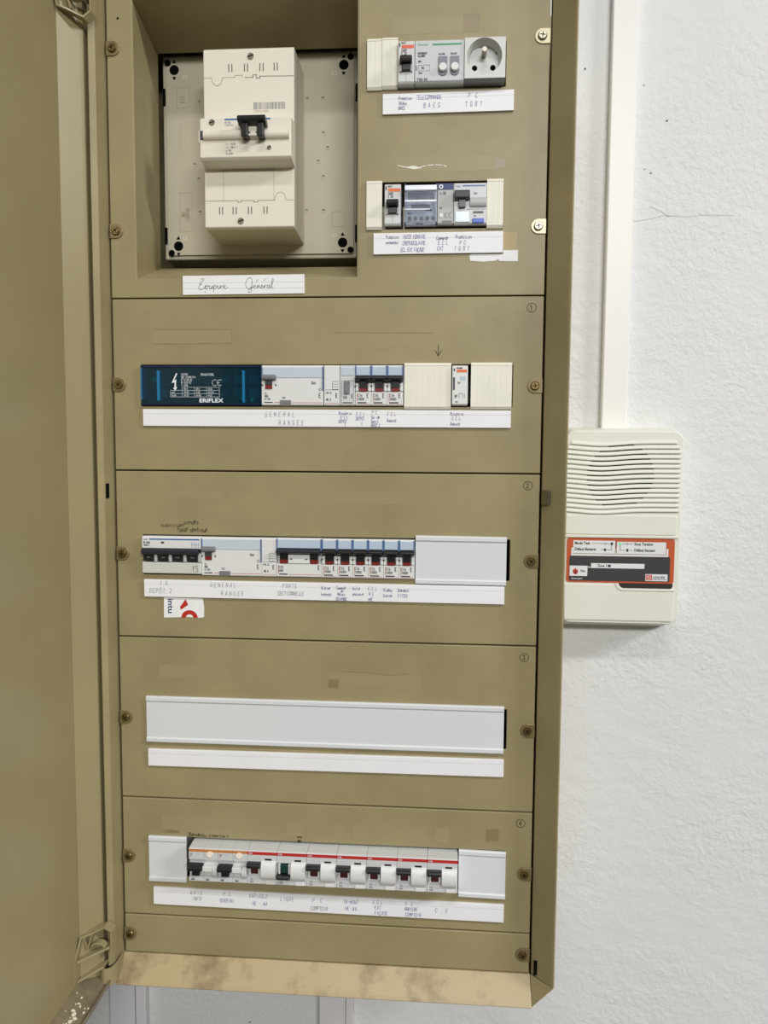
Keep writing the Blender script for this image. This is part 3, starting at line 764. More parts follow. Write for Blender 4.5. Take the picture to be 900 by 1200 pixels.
lv = MB(); lv.prism_x([(-6, 189), (-13, 192), (-14, 195), (-12, 198), (-5, 197), (2, 193), (2, 189)], 154, 186)
lv.box(157.5, 165, -9, 4, 176, 192); lv.box(175.5, 183, -9, 4, 176, 192)
lv.build('toggle_lever', BLK, ms, bevel=1.0)
MB().box(165, 175.5, -4, 4, 178.5, 190).build('lever_bridge', CRM, ms, bevel=.6)
ps = MB(); ps.flat([(165, 180.6), (168, 182), (165, 183.4)], -4.2); ps.flat([(175.5, 180.6), (172.5, 182), (175.5, 183.4)], -4.2); ps.build('lever_arrow', BLK, ms)
MB().rect(135.5, 188.5, 199.0, 200.6, 3.7).build('blue_line', BLUE, ms)
tx = MB(); tx.text('HB 446', 136, 195.4, 2.0, 3.7, .2); tx.text('DISJONCTEUR', 136, 192.8, 1.5, 3.7, .15)
tx.build('lettering', mat('blue_grey_print', (110, 130, 160), .6), ms)
tx = MB(); tx.text('In 160A', 136.5, 171.6, 2.4, 3.7, .24, wf=.8); tx.text('Icu 36kA 1', 136.5, 168.2, 2.0, 3.7, .22, wf=.8); tx.text('Ie 100A', 136.5, 164.6, 1.8, 3.7, .2); tx.text('IEC 60947', 136.5, 161.2, 1.8, 3.7, .2)
tx.build('lettering', PRINT, ms)
def small_screw(x, z, y, r, parent):
    s = MB(); s.cyl(x, z, r, y+.4, y-1.2, 16); s.build('screw', STEEL, parent, smooth=True)
    MB().stroke([(x-r*.8, z-r*.3), (x+r*.8, z+r*.3)], r*.35, y-1.3).build('screw_slot', HOLE, parent)
small_screw(121, 197, 4, 3.2, ms); small_screw(187, 168, 4, 2.4, ms); small_screw(160.5, 279.5, Yf, 3.6, ms); small_screw(147.5, 93.8, Yf, 3.6, ms)
ln = MB()
for x in (134.5, 138.2, 153, 156.6, 171.2, 175, 188, 191.6): ln.rect(x-.6, x+.6, 262.5, 271.5, Yf-.15)
for x in (122, 125.6, 138.2, 142, 156.5, 160.2, 175, 178.8): ln.rect(x-.6, x+.6, 101.5, 110, Yf-.15)
ln.build('vent_slot', mat('slot_grey', (108, 104, 92), .7), ms)
gr = MB()
gr.stroke([(104.5, 256.5), (114, 256.5)], .5, Yf-.15); gr.stroke([(114+6.5*(1-math.cos(math.radians(a))), 256.5-9*math.sin(math.radians(a))) for a in range(0, 181, 20)], .5, Yf-.15)
gr.stroke([(127, 256.5), (142, 256.5), (142, 258.6), (150, 258.6), (150, 256)], .5, Yf-.15); gr.stroke([(153, 256), (163, 256), (163, 258.6), (167, 258.6), (167, 255), (171, 255), (171, 257), (210.5, 256.4)], .9, Yf-.15)
gr.stroke([(104.5, 117), (144, 117.2), (144, 115.4), (148, 115.4), (148, 117.2), (163, 117), (163, 115.4), (168, 115.4), (168, 117), (188, 117.2)], .7, Yf-.15)
gr.stroke([(188+6.5*(1-math.cos(math.radians(a))), 117.2+9*math.sin(math.radians(a))) for a in range(0, 181, 20)], .5, Yf-.15); gr.stroke([(201, 117.2), (211, 117)], .5, Yf-.15)
gr.stroke([(127, 117.6), (127, 152.5), (187, 152.5), (187, 117.6)], .4, Yf-.15)
gr.build('moulded_seam', mat('seam_grey', (150, 144, 128), .7), ms)
MB().rect(120, 196, 151, 151.6, Yf-.2).build('fold_line', mat('seam_grey', (150, 144, 128), .7), ms)
bc = MB(); x = 163.5
while x < 200.5:
    wdt = rnd.choice((.35, .55, .9, .35)); bc.rect(x, min(x+wdt, 200.5), 220, 227.8, Yf-.15); x += wdt+rnd.choice((.4, .6, .8))
bc.build('barcode', PRINTG, ms)
tx = MB(); tx.text('3 250612 274905 1', 163.5, 217, 1.6, Yf-.15, .25, wf=.8); tx.build('lettering', mat('faint_red_print', (212, 186, 168), .6), ms)

# ================================================================ modular devices
def dev(name, x0, zb, label, cat, group=None):
    return thing(name, (x0, 45, zb), label, cat, group)
YF = -5.0
def blue_breaker(x0, zc, w_, label, amp='C16', group='one-module breakers with pale blue tops'):
    t = dev('circuit_breaker', x0+w_/2, zc-23, label, 'breaker', group)
    a, b = x0+.12, x0+w_-.12
    MB().prism_x([(45.9, zc+22.8), (-3, zc+22.8), (YF, zc+21), (YF, zc+11), (1, zc+10), (1, zc-6.5), (YF, zc-7.5), (YF, zc-22.2), (-3.5, zc-23), (45.9, zc-23)], a, b).build('body', WPL, t, bevel=.3)
    MB().box(a+.9, b-.9, YF-.9, YF+.5, zc+11.2, zc+21.2).build('label_window', LBLUE, t, bevel=.4)
    r_ = MB(); r_.box(a, a+1.3, YF-1.2, YF+.4, zc+8, zc+22); r_.box(b-1.3, b, YF-1.2, YF+.4, zc+8, zc+22); r_.build('window_rim', LBLUE2, t)
    MB().prism_x([(1, zc+10), (YF-5, zc+10.8), (YF-7.5, zc+9), (YF-7.5, zc+6.6), (YF-4, zc+5), (1, zc+5)], a+.3, b-.3).build('lever', DKG if False else BLK, t, bevel=.7)
    MB().box(x0+w_/2-4.2, x0+w_/2+4.2, YF-1.5, 1, zc-3, zc+6).build('lever_stem', BLK, t)
    MB().box(x0+w_/2-4.2, x0+w_/2+4.2, YF-.8, 1, zc-7, zc-2.8).build('red_flag', DRED, t)
    l_ = MB(); l_.box(a, a+3.6, YF-.6, 1.2, zc-6.8, zc+2.5); l_.box(b-3.6, b, YF-.6, 1.2, zc-6.8, zc+2.5); l_.build('side_lug', WPL, t, bevel=.8)
    d_ = MB(); d_.cyl(a+.1, zc-1.2, 1.2, YF-.75, YF-.5, 10); d_.build('lug_mark', DKG, t)
    p_ = MB(); p_.text(amp, x0+3, zc-13, 3.2, YF-.15, .45); p_.text('10000', x0+3, zc-16.8, 2.4, YF-.15, .45, wf=.7); p_.text('E', x0+13.4, zc-14, 4.6, YF-.15, .8, wf=.4)
    p_.rect(x0+2.5, x0+13, zc-20.4, zc-19, YF-.15); p_.build('lettering', PRINT, t)
    MB().rect(x0+2, x0+2.5, zc-19, zc-9, YF-.14).rect(x0+2, b-1, zc-21.6, zc-21.2, YF-.14).build('red_line', RED, t)
    return t

def rcd(x0, zc, label):
    W = 72.0
    t = dev('residual_current_device', x0+W/2, zc-23, label, 'breaker', 'wide grey-white residual current devices')
    a, b = x0+.12, x0+W-.12
    MB().prism_x([(45.9, zc+22.8), (-3, zc+22.8), (YF, zc+21), (YF, zc-22), (-3.5, zc-23), (45.9, zc-23)], a, b).build('body', WPL, t, bevel=.3)
    MB().box(a+1.2, b-1.2, YF-.7, YF+.4, zc+8.5, zc+20.6).build('label_window', mat('pale_grey_blue', (196, 206, 216), .3), t, bevel=.4)
    r_ = MB(); r_.box(a, a+1.1, YF-1, YF+.4, zc+8, zc+21); r_.box(b-1.1, b, YF-1, YF+.4, zc-6, zc+21); r_.build('window_rim', LBLUE2, t)
    MB().prism_x([(YF, zc+12), (YF-4, zc+12), (YF-6, zc+9.5), (YF-5, zc+6), (YF, zc+5.5)], a+.5, a+17.5).build('lever', MDG, t, bevel=1.5)
    MB().box(a+4.5, a+12.5, YF-2, YF, zc+.5, zc+6).build('lever_stem', DKG, t)
    MB().box(a+4.5, a+12.5, YF-1.4, YF, zc-4, zc+.8).build('red_flag', DRED, t)
    MB().box(a+21.5, a+34.5, YF-1.2, YF, zc-22, zc-17).build('test_button', MDG, t, bevel=.4)
    p_ = MB(); p_.text('In', x0+3.5, zc-10, 2.4, YF-.15, .4); p_.text('40A', x0+3.5, zc-13.6, 2.6, YF-.15, .45); p_.text('AC 230V', x0+3.5, zc-16.6, 1.8, YF-.15, .3); p_.text('TEST', x0+24, zc-15.5, 2.0, YF-.15, .3)
    p_.text('30mA', x0+58, zc+1.5, 2.4, YF-.15, .4); p_.ring(x0+68, zc-4.8, 1.1, 1.6, YF-.2, YF-.1, 12); p_.text('E', x0+67, zc-14, 5, YF-.15, .8, wf=.4); p_.rect(x0+3, x0+13, zc-20.2, zc-19, YF-.15)
    p_.build('lettering', PRINT, t)
    MB().rect(a+15, a+21, zc-19.9, zc-19.4, YF-.14).rect(a+35, b-1, zc-20.2, zc-19.7, YF-.14).build('red_line', RED, t)
    d_ = MB(); d_.cyl(a+.9, zc+.2, 1.0, YF-.3, YF-.05, 10); d_.cyl(a+16.6, zc+.2, 1.0, YF-.3, YF-.05, 10); d_.build('lug_mark', DKG, t)
    return t

def aux(x0, zc, w_, label):
    t = dev('terminal_module', x0+w_/2, zc-23, label, 'module', 'narrow terminal modules beside the residual current devices')
    a, b = x0+.15, x0+w_-.15
    MB().prism_x([(45.9, zc+22.8), (-3, zc+22.8), (YF, zc+21), (YF, zc-22), (-3.5, zc-23), (45.9, zc-23)], a, b).build('body', WPL, t, bevel=.3)
    p_ = MB()
    for k in range(4): p_.rect(b-8, b-1, zc+4.2-k*3, zc+4.6-k*3, YF-.15)
    p_.rect(b-8.2, b-7.8, zc-5, zc+4.6, YF-.15); p_.rect(a+1, b-1, zc-5.4, zc-5, YF-.15)
    p_.text('TYPE AC', a+1.5, zc-9.6, 1.9, YF-.15, .3); p_.text('40 A', a+2.4, zc-17.6, 2.6, YF-.15, .45); p_.text('E', b-4, zc-14, 4.6, YF-.15, .8, wf=.4)
    p_.build('lettering', PRINT, t)
    MB().rect(a+1, b-1, zc-20.4, zc-20, YF-.14).build('red_line', RED, t)
    return t

# ---- row with the blue block (zc = -100.4)
Z2 = -100.4
t = dev('distribution_block', 106, Z2-23, 'dark blue see-through terminal block with white printing, left end of its row', 'terminal block')
MB().box(36, 176, 20, 45.9, Z2-22.5, Z2+22.5).build('block_base', BLK, t)
tm = MB()
for k in range(7):
    for j, zz in enumerate((8, -8)):
        x = 52+k*18
        tm.box(x, x+11, 10, 20.1, Z2+zz-5, Z2+zz+5)
tm.build('terminal_bars', COPPER, t, bevel=.8)
gt = MB(); gt.cyl(47, Z2+8, 3.4, 9, 20.1, 14); gt.cyl(164, Z2-16, 2.2, 9, 20.1, 12); gt.cyl(151, Z2-14, 1.8, 9, 20.1, 12); gt.build('green_terminals', PCB, t)
MB().box(35, 177.2, -3.5, -1.8, Z2-22.6, Z2+22.6).build('clear_cover', BGLASS, t, bevel=.4)
rb = MB(); rb.box(54.5, 58, -4.6, 6, Z2-18, Z2+17); rb.box(155.5, 158.6, -4.6, 6, Z2-20, Z2+17); rb.box(35, 36.6, -4.4, 16, Z2-17, Z2+20)
rb.build('cover_rib', BRIB, t, bevel=.4)
be = MB(); be.box(35, 177.2, -4.2, 18, Z2+20.6, Z2+22.8); be.box(35, 177.2, -4.2, 18, Z2-22.8, Z2-20.4); be.build('dark_edge', mat('deep_blue_edge', (14, 34, 58), .25), t)
wt = MB()
wt.flat([(77.5, Z2+14), (72, Z2+2.6), (75.6, Z2+3.4), (75.2, Z2-3), (73.4, Z2-2.6), (76.2, Z2-6.6), (78.6, Z2-1.8), (77.0, Z2-2.2), (77.6, Z2+6.6), (75, Z2+5.6), (79, Z2+13.6)], -3.75)
for k, s in enumerate(('563530', 'IEC 60947-7-1', 'U 1000V AC', 'U 690V DC', 'I 160A')):
    wt.text(s, 83.5, Z2+11.2-k*3.1, 2.3, -3.75, .42, wf=.72, sp=1.2)
wt.text('TD160/125AL', 106.5, Z2+11.2, 2.4, -3.75, .42, wf=.75, sp=1.22)
def arcpts(cx, cz, r, a0, a1, n=10): return [(cx+r*math.cos(math.radians(a0+(a1-a0)*i/n)), cz+r*math.sin(math.radians(a0+(a1-a0)*i/n))) for i in range(n+1)]
wt.stroke(arcpts(123.3, Z2+3, 3.3, 70, 290), .9, -3.75); wt.stroke(arcpts(129.3, Z2+3, 3.3, 70, 290), .9, -3.75); wt.stroke([(126.2, Z2+3), (128.4, Z2+3)], .8, -3.75)
for z in (-2.3, -5.9, -9.6, -13.4): wt.stroke([(84.5 if z > -3 else 70.5, Z2+z), (128.5, Z2+z)], .3, -3.75)
for x in (84.5, 99, 113.6, 128.5): wt.stroke([(x, Z2-2.3), (x, Z2-13.4)], .3, -3.75)
wt.stroke([(70.5, Z2-5.9), (70.5, Z2-13.4)], .3, -3.75)
for r_ in range(3):
    for c_ in range(4):
        if r_ == 0 and c_ == 0: continue
        wt.text((('', '35-4', '25-1', '16-2'), ('mm2', '10-35', '6-25', '2.5-16'), ('Cu-Al', '16-50', '10-35', '4-25'))[r_][c_], 72+c_*14.5, Z2-5.3-3.7*r_, 2.0, -3.75, .35, wf=.7, sp=1.2)
wt.build('white_print', WPRINT, t)
ptext('ERIFLEX', 104.5, Z2-19.6, 4.4, -3.8, WPRINT, t, sx=1.28, bold=.03)

rcd(178.5, Z2, 'wide residual current device with grey lever, next to the blue block')
aux(251.2, Z2, 18, 'narrow plain module right of the wide device, blue block row')
t = dev('time_switch', 278, Z2-23, 'narrow module with a grey sliding button, before the three breakers', 'module')
a, b = 269.6, 287.0
MB().prism_x([(45.9, Z2+22.8), (-3, Z2+22.8), (YF, Z2+21), (YF, Z2-22), (-3.5, Z2-23), (45.9, Z2-23)], a, b).build('body', GWP, t, bevel=.3)
MB().box(a+1.4, b-1.4, YF-.7, YF+.4, Z2+11, Z2+20.6).build('label_window', mat('pale_grey_blue', (196, 206, 216), .3), t, bevel=.4)
MB().box(a+4.6, b-6, YF-2.2, YF, Z2-10, Z2+4.6).build('slide_button', MDG, t, bevel=1.2)
p_ = MB(); p_.stroke([(a+1.8, Z2-22), (a+1.8, Z2+5), (b-1.8, Z2+5), (b-1.8, Z2-20)], .35, YF-.15); p_.text('16A', a+3.4, Z2-15, 3, YF-.15, .45); p_.text('E', b-4, Z2-14.5, 4.2, YF-.15, .7, wf=.4); p_.rect(a+3, b-3, Z2-20.4, Z2-19.2, YF-.15); p_.build('lettering', PRINT, t)
cb = blue_breaker(287.3, Z2, 18.25, 'blue-topped breaker above the first ECL Dépôt note, beside the grey slider module')
copy_thing(cb, 18.3, 0, 'blue-topped breaker above the PC Sol note, middle of three in the blue block row')
copy_thing(cb, 36.6, 0, 'blue-topped breaker above the ECL Agence note, touching the wide cream blank')
# relay with orange marking
t = dev('timer_relay', 407, Z2-23, 'slim white relay with an orange mark between two cream blanks', 'relay')
a, b = 397.6, 415.2
MB().prism_x([(45.9, Z2+22.4), (-3, Z2+22.4), (-7, Z2+20), (-7, Z2-21), (-4, Z2-22.5), (45.9, Z2-22.5)], a, b).build('body', WPL, t, bevel=.4)
MB().box(a+5, b-1, -7.3, -6.9, Z2+14.6, Z2+17.6).build('orange_mark', ORG, t)
MB().box(a+1.2, a+3, -7.4, -6.8, Z2-5, Z2+9).build('slot', BLK, t)
MB().box(a+1.6, a+3, -7.4, -6.8, Z2+16, Z2+19).build('slot', BLK, t)
p_ = MB(); p_.text('MERLIN GERIN', a+5, Z2+18.6, 1.3, -7.2, .3, wf=.5, sp=1.2); p_.text('16A', a+6, Z2+2, 2, -7.2, .3)
p_.text('BP', a+3, Z2-14, 3, -7.2, .4); p_.stroke([(a+8, Z2-14), (a+8, Z2-9), (a+12, Z2-9), (a+12, Z2-14)], .4, -7.2); p_.stroke([(a+14, Z2-14), (a+14, Z2-9)], .4, -7.2); p_.text('MIN', a+4, Z2-19.5, 1.6, -7.2, .3); p_.build('lettering', PRINT, t)
MB().box(a+9, a+15, -7.3, -6.9, Z2+6, Z2+10).build('blue_mark', LBLUE, t)

# ---- long breaker row (zc = -300)
Z3 = -300.0
t = dev('four_pole_breaker', 69, Z3-23, 'four-pole breaker with joined black levers and a blue line, far left of its row', 'breaker')
a, b = 34.0, 105.0
MB().prism_x([(45.9, Z3+22.6), (-4, Z3+22.6), (-6, Z3+21), (-6, Z3+8), (0, Z3+7.6), (0, Z3-8), (-6, Z3-8.4), (-6, Z3-21), (-4, Z3-22), (45.9, Z3-22)], a, b).build('body', WPL, t, bevel=.3)
MB().rect(a+9, b-1.5, Z3+18.4, Z3+19.9, -6.2).build('blue_line', BLUE, t)
ptext('hager', a+1.5, Z3+18.2, 1.9, -6.2, BLUE, t)
p_ = MB(); p_.text('MC 463A', a+2, Z3+14.2, 2.0, -6.2, .4); p_.text('10000 3', a+2, Z3+11.2, 1.8, -6.2, .35); p_.text('400V', a+23, Z3+14.4, 1.8, -6.2, .5); p_.build('lettering', PRINT, t)
p_ = MB()
for k in range(4): p_.rect(b-11+k*2.6, b-10.6+k*2.6, Z3+9.6, Z3+16.4, -6.2); p_.rect(b-11.2+k*2.6, b-9.4+k*2.6, Z3+13, Z3+13.4, -6.2)
p_.build('pole_marks', BLUE, t)
MB().prism_x([(0, Z3+8.4), (-9, Z3+9), (-12, Z3+6.5), (-11, Z3+1.5), (0, Z3+1)], a+.2, b-1.5).build('lever_bar', mat('blue_black_plastic', (40, 44, 54), .35), t, bevel=1)
for k in range(4):
    x = a+2+k*17.6
    MB().box(x, x+12.6, -7.5, 0, Z3-6.5, Z3+2).build('lever', BLK, t, bevel=.6)
    if k < 4: MB().box(x+12.8, x+16.6, -8, 0.1, Z3-7.8, Z3+3).build('pole_divider', LGR, t, bevel=1)
p_ = MB()
for k in range(4): p_.rect(a+6+k*17.6, a+10.5+k*17.6, Z3-2.6, Z3-1.8, -7.7)
p_.build('lever_print', PRINTG, t)
MB().box(a+.8, b-.8, -7, -5.9, Z3-21, Z3-9).build('label_holder', mat('grey_clear_plastic', (206, 207, 200), .2), t, bevel=.4)
MB().text('15', b-10.5, Z3-19, 7, -7.15, .5).build('handwriting', PENK, t)
rcd(105.4, Z3-.4, 'wide residual current device with grey lever, right of the four-pole breaker')
aux(177.4, Z3-.4, 17.6, 'narrow plain module left of the wide three-module breaker')
# three-module breaker with a long lever bar
t = dev('three_module_breaker', 222, Z3-23, 'wide pale-blue-topped breaker with one long black lever bar, above Porte sectionnelle', 'breaker')
x0, W = 195.2, 53.4; a, b = x0+.12, x0+W-.12; zc = Z3-.2
MB().prism_x([(45.9, zc+22.8), (-3, zc+22.8), (YF, zc+21), (YF, zc+11), (1, zc+10), (1, zc-6.5), (YF, zc-7.5), (YF, zc-22.2), (-3.5, zc-23), (45.9, zc-23)], a, b).build('body', WPL, t, bevel=.3)
MB().box(a+1.2, b-1.2, YF-.9, YF+.5, zc+11.2, zc+21.2).build('label_window', LBLUE, t, bevel=.4)
r_ = MB(); r_.box(a, a+1.3, YF-1.2, YF+.4, zc+8, zc+22); r_.box(b-1.3, b, YF-1.2, YF+.4, zc+8, zc+22); r_.build('window_rim', LBLUE2, t)
MB().prism_x([(1, zc+10), (YF-5, zc+10.8), (YF-7.5, zc+9), (YF-7.5, zc+6.6), (YF-4, zc+5), (1, zc+5)], a+.3, b-1.3).build('lever_bar', mat('blue_black_plastic', (40, 44, 54), .35), t, bevel=.7)
for xx in (a+4, b-13): 
    MB().box(xx, xx+8.6, YF-1.5, 1, zc-2, zc+6).build('lever_stem', BLK, t)
    MB().box(xx, xx+8.6, YF-.8, 1, zc-6.8, zc-1.8).build('red_flag', DRED, t)
MB().box(a+13.5, b-14, YF-1.2, 1.1, zc-7, zc+3.5).build('front_bridge', WPL, t, bevel=.8)
p_ = MB(); p_.flat([(a+14.5, zc-1.6), (a+18.5, zc-.6), (a+18.5, zc-2.6)], YF-1.35); p_.flat([(b-15, zc-1.6), (b-19, zc-2.6), (b-19, zc-.6)], YF-1.35); p_.build('arrow_mark', PRINT, t)
p_ = MB(); p_.text('C10', x0+3, zc-13, 3.0, YF-.15, .45); p_.text('6000', x0+3, zc-16.6, 2.2, YF-.15, .4); p_.text('E', b-4, zc-14, 5, YF-.15, .8, wf=.4); p_.rect(x0+3, x0+13, zc-20.4, zc-19, YF-.15); p_.build('lettering', PRINT, t)
MB().rect(x0+14, b-1, zc-20.2, zc-19.8, YF-.14).rect(x0+2, x0+2.5, zc-19, zc-9, YF-.14).build('red_line', RED, t)
cb3 = blue_breaker(248.8, Z3-.4, 18.0, 'blue-topped breaker above the Alarme Incendie note, touching the long lever bar breaker', 'C16', 'one-module breakers with pale blue tops, long row')
for k, lb in enumerate(('above the Commande Relais note, second of six in the long row', 'above the Volet vestiaire note, third of six in the long row', 'above the ECL WC VMC note, fourth of six in the long row',
                        'above the Rideau Entrée note, fifth of six in the long row', 'above the Standard note, touching the grey-white blank of the long row')):
    copy_thing(cb3, 18.05*(k+1), 0, 'blue-topped breaker '+lb)

# ---- small breakers with orange print (short rows)
def merlin(x0, w_, zc, label, y0, rgbm):
    t = dev('orange_print_breaker', x0+w_/2, zc-23, label, 'breaker', 'small breakers with an orange print and black toggle')
    a, b = x0+.1, x0+w_-.1
    MB().prism_x([(45.9, zc+22.6), (y0+2, zc+22.6), (y0, zc+21), (y0, zc-20.5), (y0+1.5, zc-22.6), (45.9, zc-22.6)], a, b).build('body', GWP, t, bevel=.5)
    MB().box(a+4, b-.8, y0-.3, y0+.2, zc+14.2, zc+17.6).build('orange_print', rgbm, t)
    MB().box(a+1, a+2.4, y0-.3, y0+.2, zc+16, zc+20).build('test_slot', BLK, t)
    p_ = MB(); p_.text('MULTI', a+4, zc+19, 1.6, y0-.15, .35, wf=.7); p_.text('C60N', a+4, zc+11, 2.2, y0-.15, .4, wf=.7); p_.text('C 2A', a+4, zc+7.6, 2.6, y0-.15, .45); p_.build('lettering', PRINT, t)
    MB().prism_x([(y0, zc+5), (y0-7, zc+4), (y0-10, zc+1), (y0-9, zc-3), (y0, zc-3.4)], a+2.4, b-2.4).build('toggle', BLK, t, bevel=.8)
    MB().box(a+4.4, b-4.4, y0-4, y0, zc-10, zc-3).build('toggle_stem', BLK, t, bevel=.5)
    c_ = MB(); c_.box(a+1.8, a+4.3, y0-2.5, y0, zc-11, zc-2); c_.box(b-4.3, b-1.8, y0-2.5, y0, zc-11, zc-2); c_.build('toggle_cheek', LGR, t, bevel=.6)
    MB().rect(x0+w_/2-.2, x0+w_/2+.2, zc-20, zc-12, y0-.1).build('seam', PRINTG, t)
    return t
merlin(333.6, 18.2, 249.6, 'small breaker with an orange-red print and black toggle in the socket row', -12, RORG)
merlin(319.4, 18.4, 100, 'small breaker with an orange print and black toggle in the second short row', -5, ORG)

# remote control module
zc = 249.6; y0 = -12
t = dev('remote_control_module', 379, zc-22.6, 'grey module with two round white push buttons and a green line', 'module')
a, b = 352.2, 405.8
MB().prism_x([(45.9, zc+22.6), (y0+2, zc+22.6), (y0, zc+21), (y0, zc-20.5), (y0+2.5, zc-22.6), (45.9, zc-22.6)], a, b).build('body', mat('cool_grey_plastic', (196, 200, 200), .42), t, bevel=.5)
MB().rect(a+19, b-3, zc+16.4, zc+18.2, y0-.15).build('green_line', GRN, t)
ptext('Schneider', a+2.8, zc+16.2, 2.6, y0-.2, GRN, t, sx=.82)
p_ = MB(); p_.text('MAINTENIR', a+3.5, zc+7.4, 1.9, y0-.15, .4, wf=.7, sp=1.2); p_.text('ALLUMER', a+3.5, zc+4.6, 1.9, y0-.15, .4, wf=.7, sp=1.2); p_.text('230V', a+3.5, zc-1, 1.6, y0-.15, .35)
p_.stroke([(a+4, zc-10), (a+4, zc-4), (a+16, zc-4), (a+16, zc-10), (a+4, zc-10)], .3, y0-.15); p_.text('TBS', a+7, zc-8, 2, y0-.15, .35); p_.rect(a+1.2, a+2.2, zc-9.6, zc-4.4, y0-.15); p_.text('100mA', a+4, zc-13, 1.6, y0-.15, .3)
p_.text('ALLUME', a+26, zc+6.4, 1.6, y0-.15, .4, wf=.8); p_.text('ETEINT', a+39, zc+6.4, 1.6, y0-.15, .4, wf=.8); p_.build('lettering', PRINT, t)
ptext('TBS 80', a+2.4, zc-20.4, 2.8, y0-.2, PRINT, t, bold=.02)
for xx in (a+30.5, a+43.5):
    hz = MB(); hz.prism_y([(xx-5, zc+4.6), (xx-5, zc-9)]+arcpts(xx, zc-10.5, 5.2, 180, 360, 10)+[(xx+5, zc-9), (xx+5, zc+4.6)], y0-1, y0+.2)
    hb = hz.build('button_surround', mat('slate_grey_plastic', (120, 122, 134), .4), t, bevel=.4)
    bt = MB(); bt.cyl(xx, zc-7.8, 4.4, y0-.8, y0-4, 20); bt.cyl(xx, zc-7.8, 4.4, y0-4, y0-4.8, 20, 3.6); bt.build('push_button', WPL, t, smooth=True)

# socket outlet
t = dev('socket_outlet', 428, zc-22.6, 'square grey-white mains socket with a round well and earth pin', 'socket')
a, b = 406.2, 450.4
cx, cz, R_ = 427.6, zc+3.0, 19.0
z0, z1 = zc-20, zc+22.6
# faceplate with a round well
pl = MB(); n = 48
def on_rect(an):
    dx, dz = math.cos(an), math.sin(an); k = 1e9
    if dx > 1e-9: k = min(k, (b-cx)/dx)
    if dx < -1e-9: k = min(k, (a-cx)/dx)
    if dz > 1e-9: k = min(k, (z1-cz)/dz)
    if dz < -1e-9: k = min(k, (z0-cz)/dz)
    return (cx+dx*k, cz+dz*k)
angs = sorted([2*math.pi*i/n for i in range(n)] + [math.atan2(zz-cz, xx-cx) % (2*math.pi) for xx in (a, b) for zz in (z0, z1)])
n = len(angs); ys = y0-2
outer = [on_rect(q_) for q_ in angs]; inner = [(cx+R_*math.cos(q_), cz+R_*math.sin(q_)) for q_ in angs]
inn2 = [(cx+(R_-2.5)*math.cos(q_), cz+(R_-2.5)*math.sin(q_)) for q_ in angs]
pl.v = [(x, ys, z) for x, z in outer]+[(x, ys, z) for x, z in inner]+[(x, ys+14, z) for x, z in inn2]+[(x, 4, z) for x, z in outer]
for i in range(n):
    j = (i+1) % n
    pl.f += [(i, j, n+j, n+i), (n+i, n+j, 2*n+j, 2*n+i), (3*n+i, 3*n+j, j, i)]
pl.f.append(tuple(range(2*n, 3*n)))
pl.build('face_with_well', mat('socket_plastic', (206, 206, 202), .4), t, bevel=.3)
MB().box(a, b, y0+1, 45.9, zc-22.6, zc+22.5).build('body', mat('socket_side_grey', (104, 104, 104), .5), t) if False else None
sb = MB(); sb.box(a+.2, b-.2, 2.6, 45.9, zc-22.4, z1-.1); sb.prism_x([(ys+.5, z0-.02), (4, z0-.02), (4, zc-22.4), (y0+2, zc-22.4)], a, b); sb.build('body', MDG, t, bevel=.3)
h_ = MB(); h_.cyl(cx-10, cz-6.4, 3.0, ys+13.7, ys+14.1, 16); h_.cyl(cx+10, cz-6.4, 3.0, ys+13.7, ys+14.1, 16); h_.build('contact_hole', HOLE, t)
ep = MB(); ep.cyl(cx, cz+6.4, 2.6, ys+14, ys-2, 14); ep.build('earth_pin', STEEL, t, smooth=True)
MB().cyl(cx+13.8, cz+9, 1.3, ys+13.6, ys+14.1, 10).build('screw_hole', DKG, t)
em = MB(); em.stroke([(cx-11, cz-12.5), (cx-11, cz-17), (cx-8, cz-17), (cx-8, cz-12.5), (cx-11, cz-12.5)], .4, ys+13.7); em.text('NF', cx-3, cz-16, 4, ys+13.7, .4); em.text('CE', cx+5, cz-16, 4, ys+13.7, .4); em.build('embossed_mark', mat('emboss_white', (222, 222, 220), .5), t)

# ---- second short row
zc = 100.0; y0 = -5
t = dev('clear_front_timer', 360, zc-22.6, 'module with a glossy clear cover and a row of small buttons', 'timer')
a, b = 341.6, 378.4
MB().prism_x([(45.9, zc+22.6), (y0+5, zc+22.6), (y0+4, zc+20), (y0+4, zc-21), (y0+6, zc-22.6), (45.9, zc-22.6)], a, b).build('body', mat('pale_blue_grey', (214, 222, 238), .35), t, bevel=.4)
d_ = MB(); d_.box(a+4, b-4, y0+2.8, y0+4.2, zc+6, zc+13); d_.box(a+8, b-8, y0+2.8, y0+4.2, zc-3.5, zc+.5); d_.build('display', mat('display_grey', (134, 142, 158), .2), t)
for k in range(5):
    MB().cyl(a+6+k*6.6, zc-14.6, 2.2, y0+4.1, y0+2.2, 14).build('button', MDG, t, smooth=True)
p_ = MB(); p_.text('DATE', a+4, zc-9.6, 1.8, y0+3.8, .35); p_.rect(a+24, a+31, zc-6.4, zc-4.6, y0+3.8); p_.rect(a+14, a+21, zc-20, zc-18.6, y0+3.8); p_.stroke([(b-2.4, zc-11), (b-2.4, zc-4)], .5, y0+3.8); p_.build('lettering', DBLUE, t)
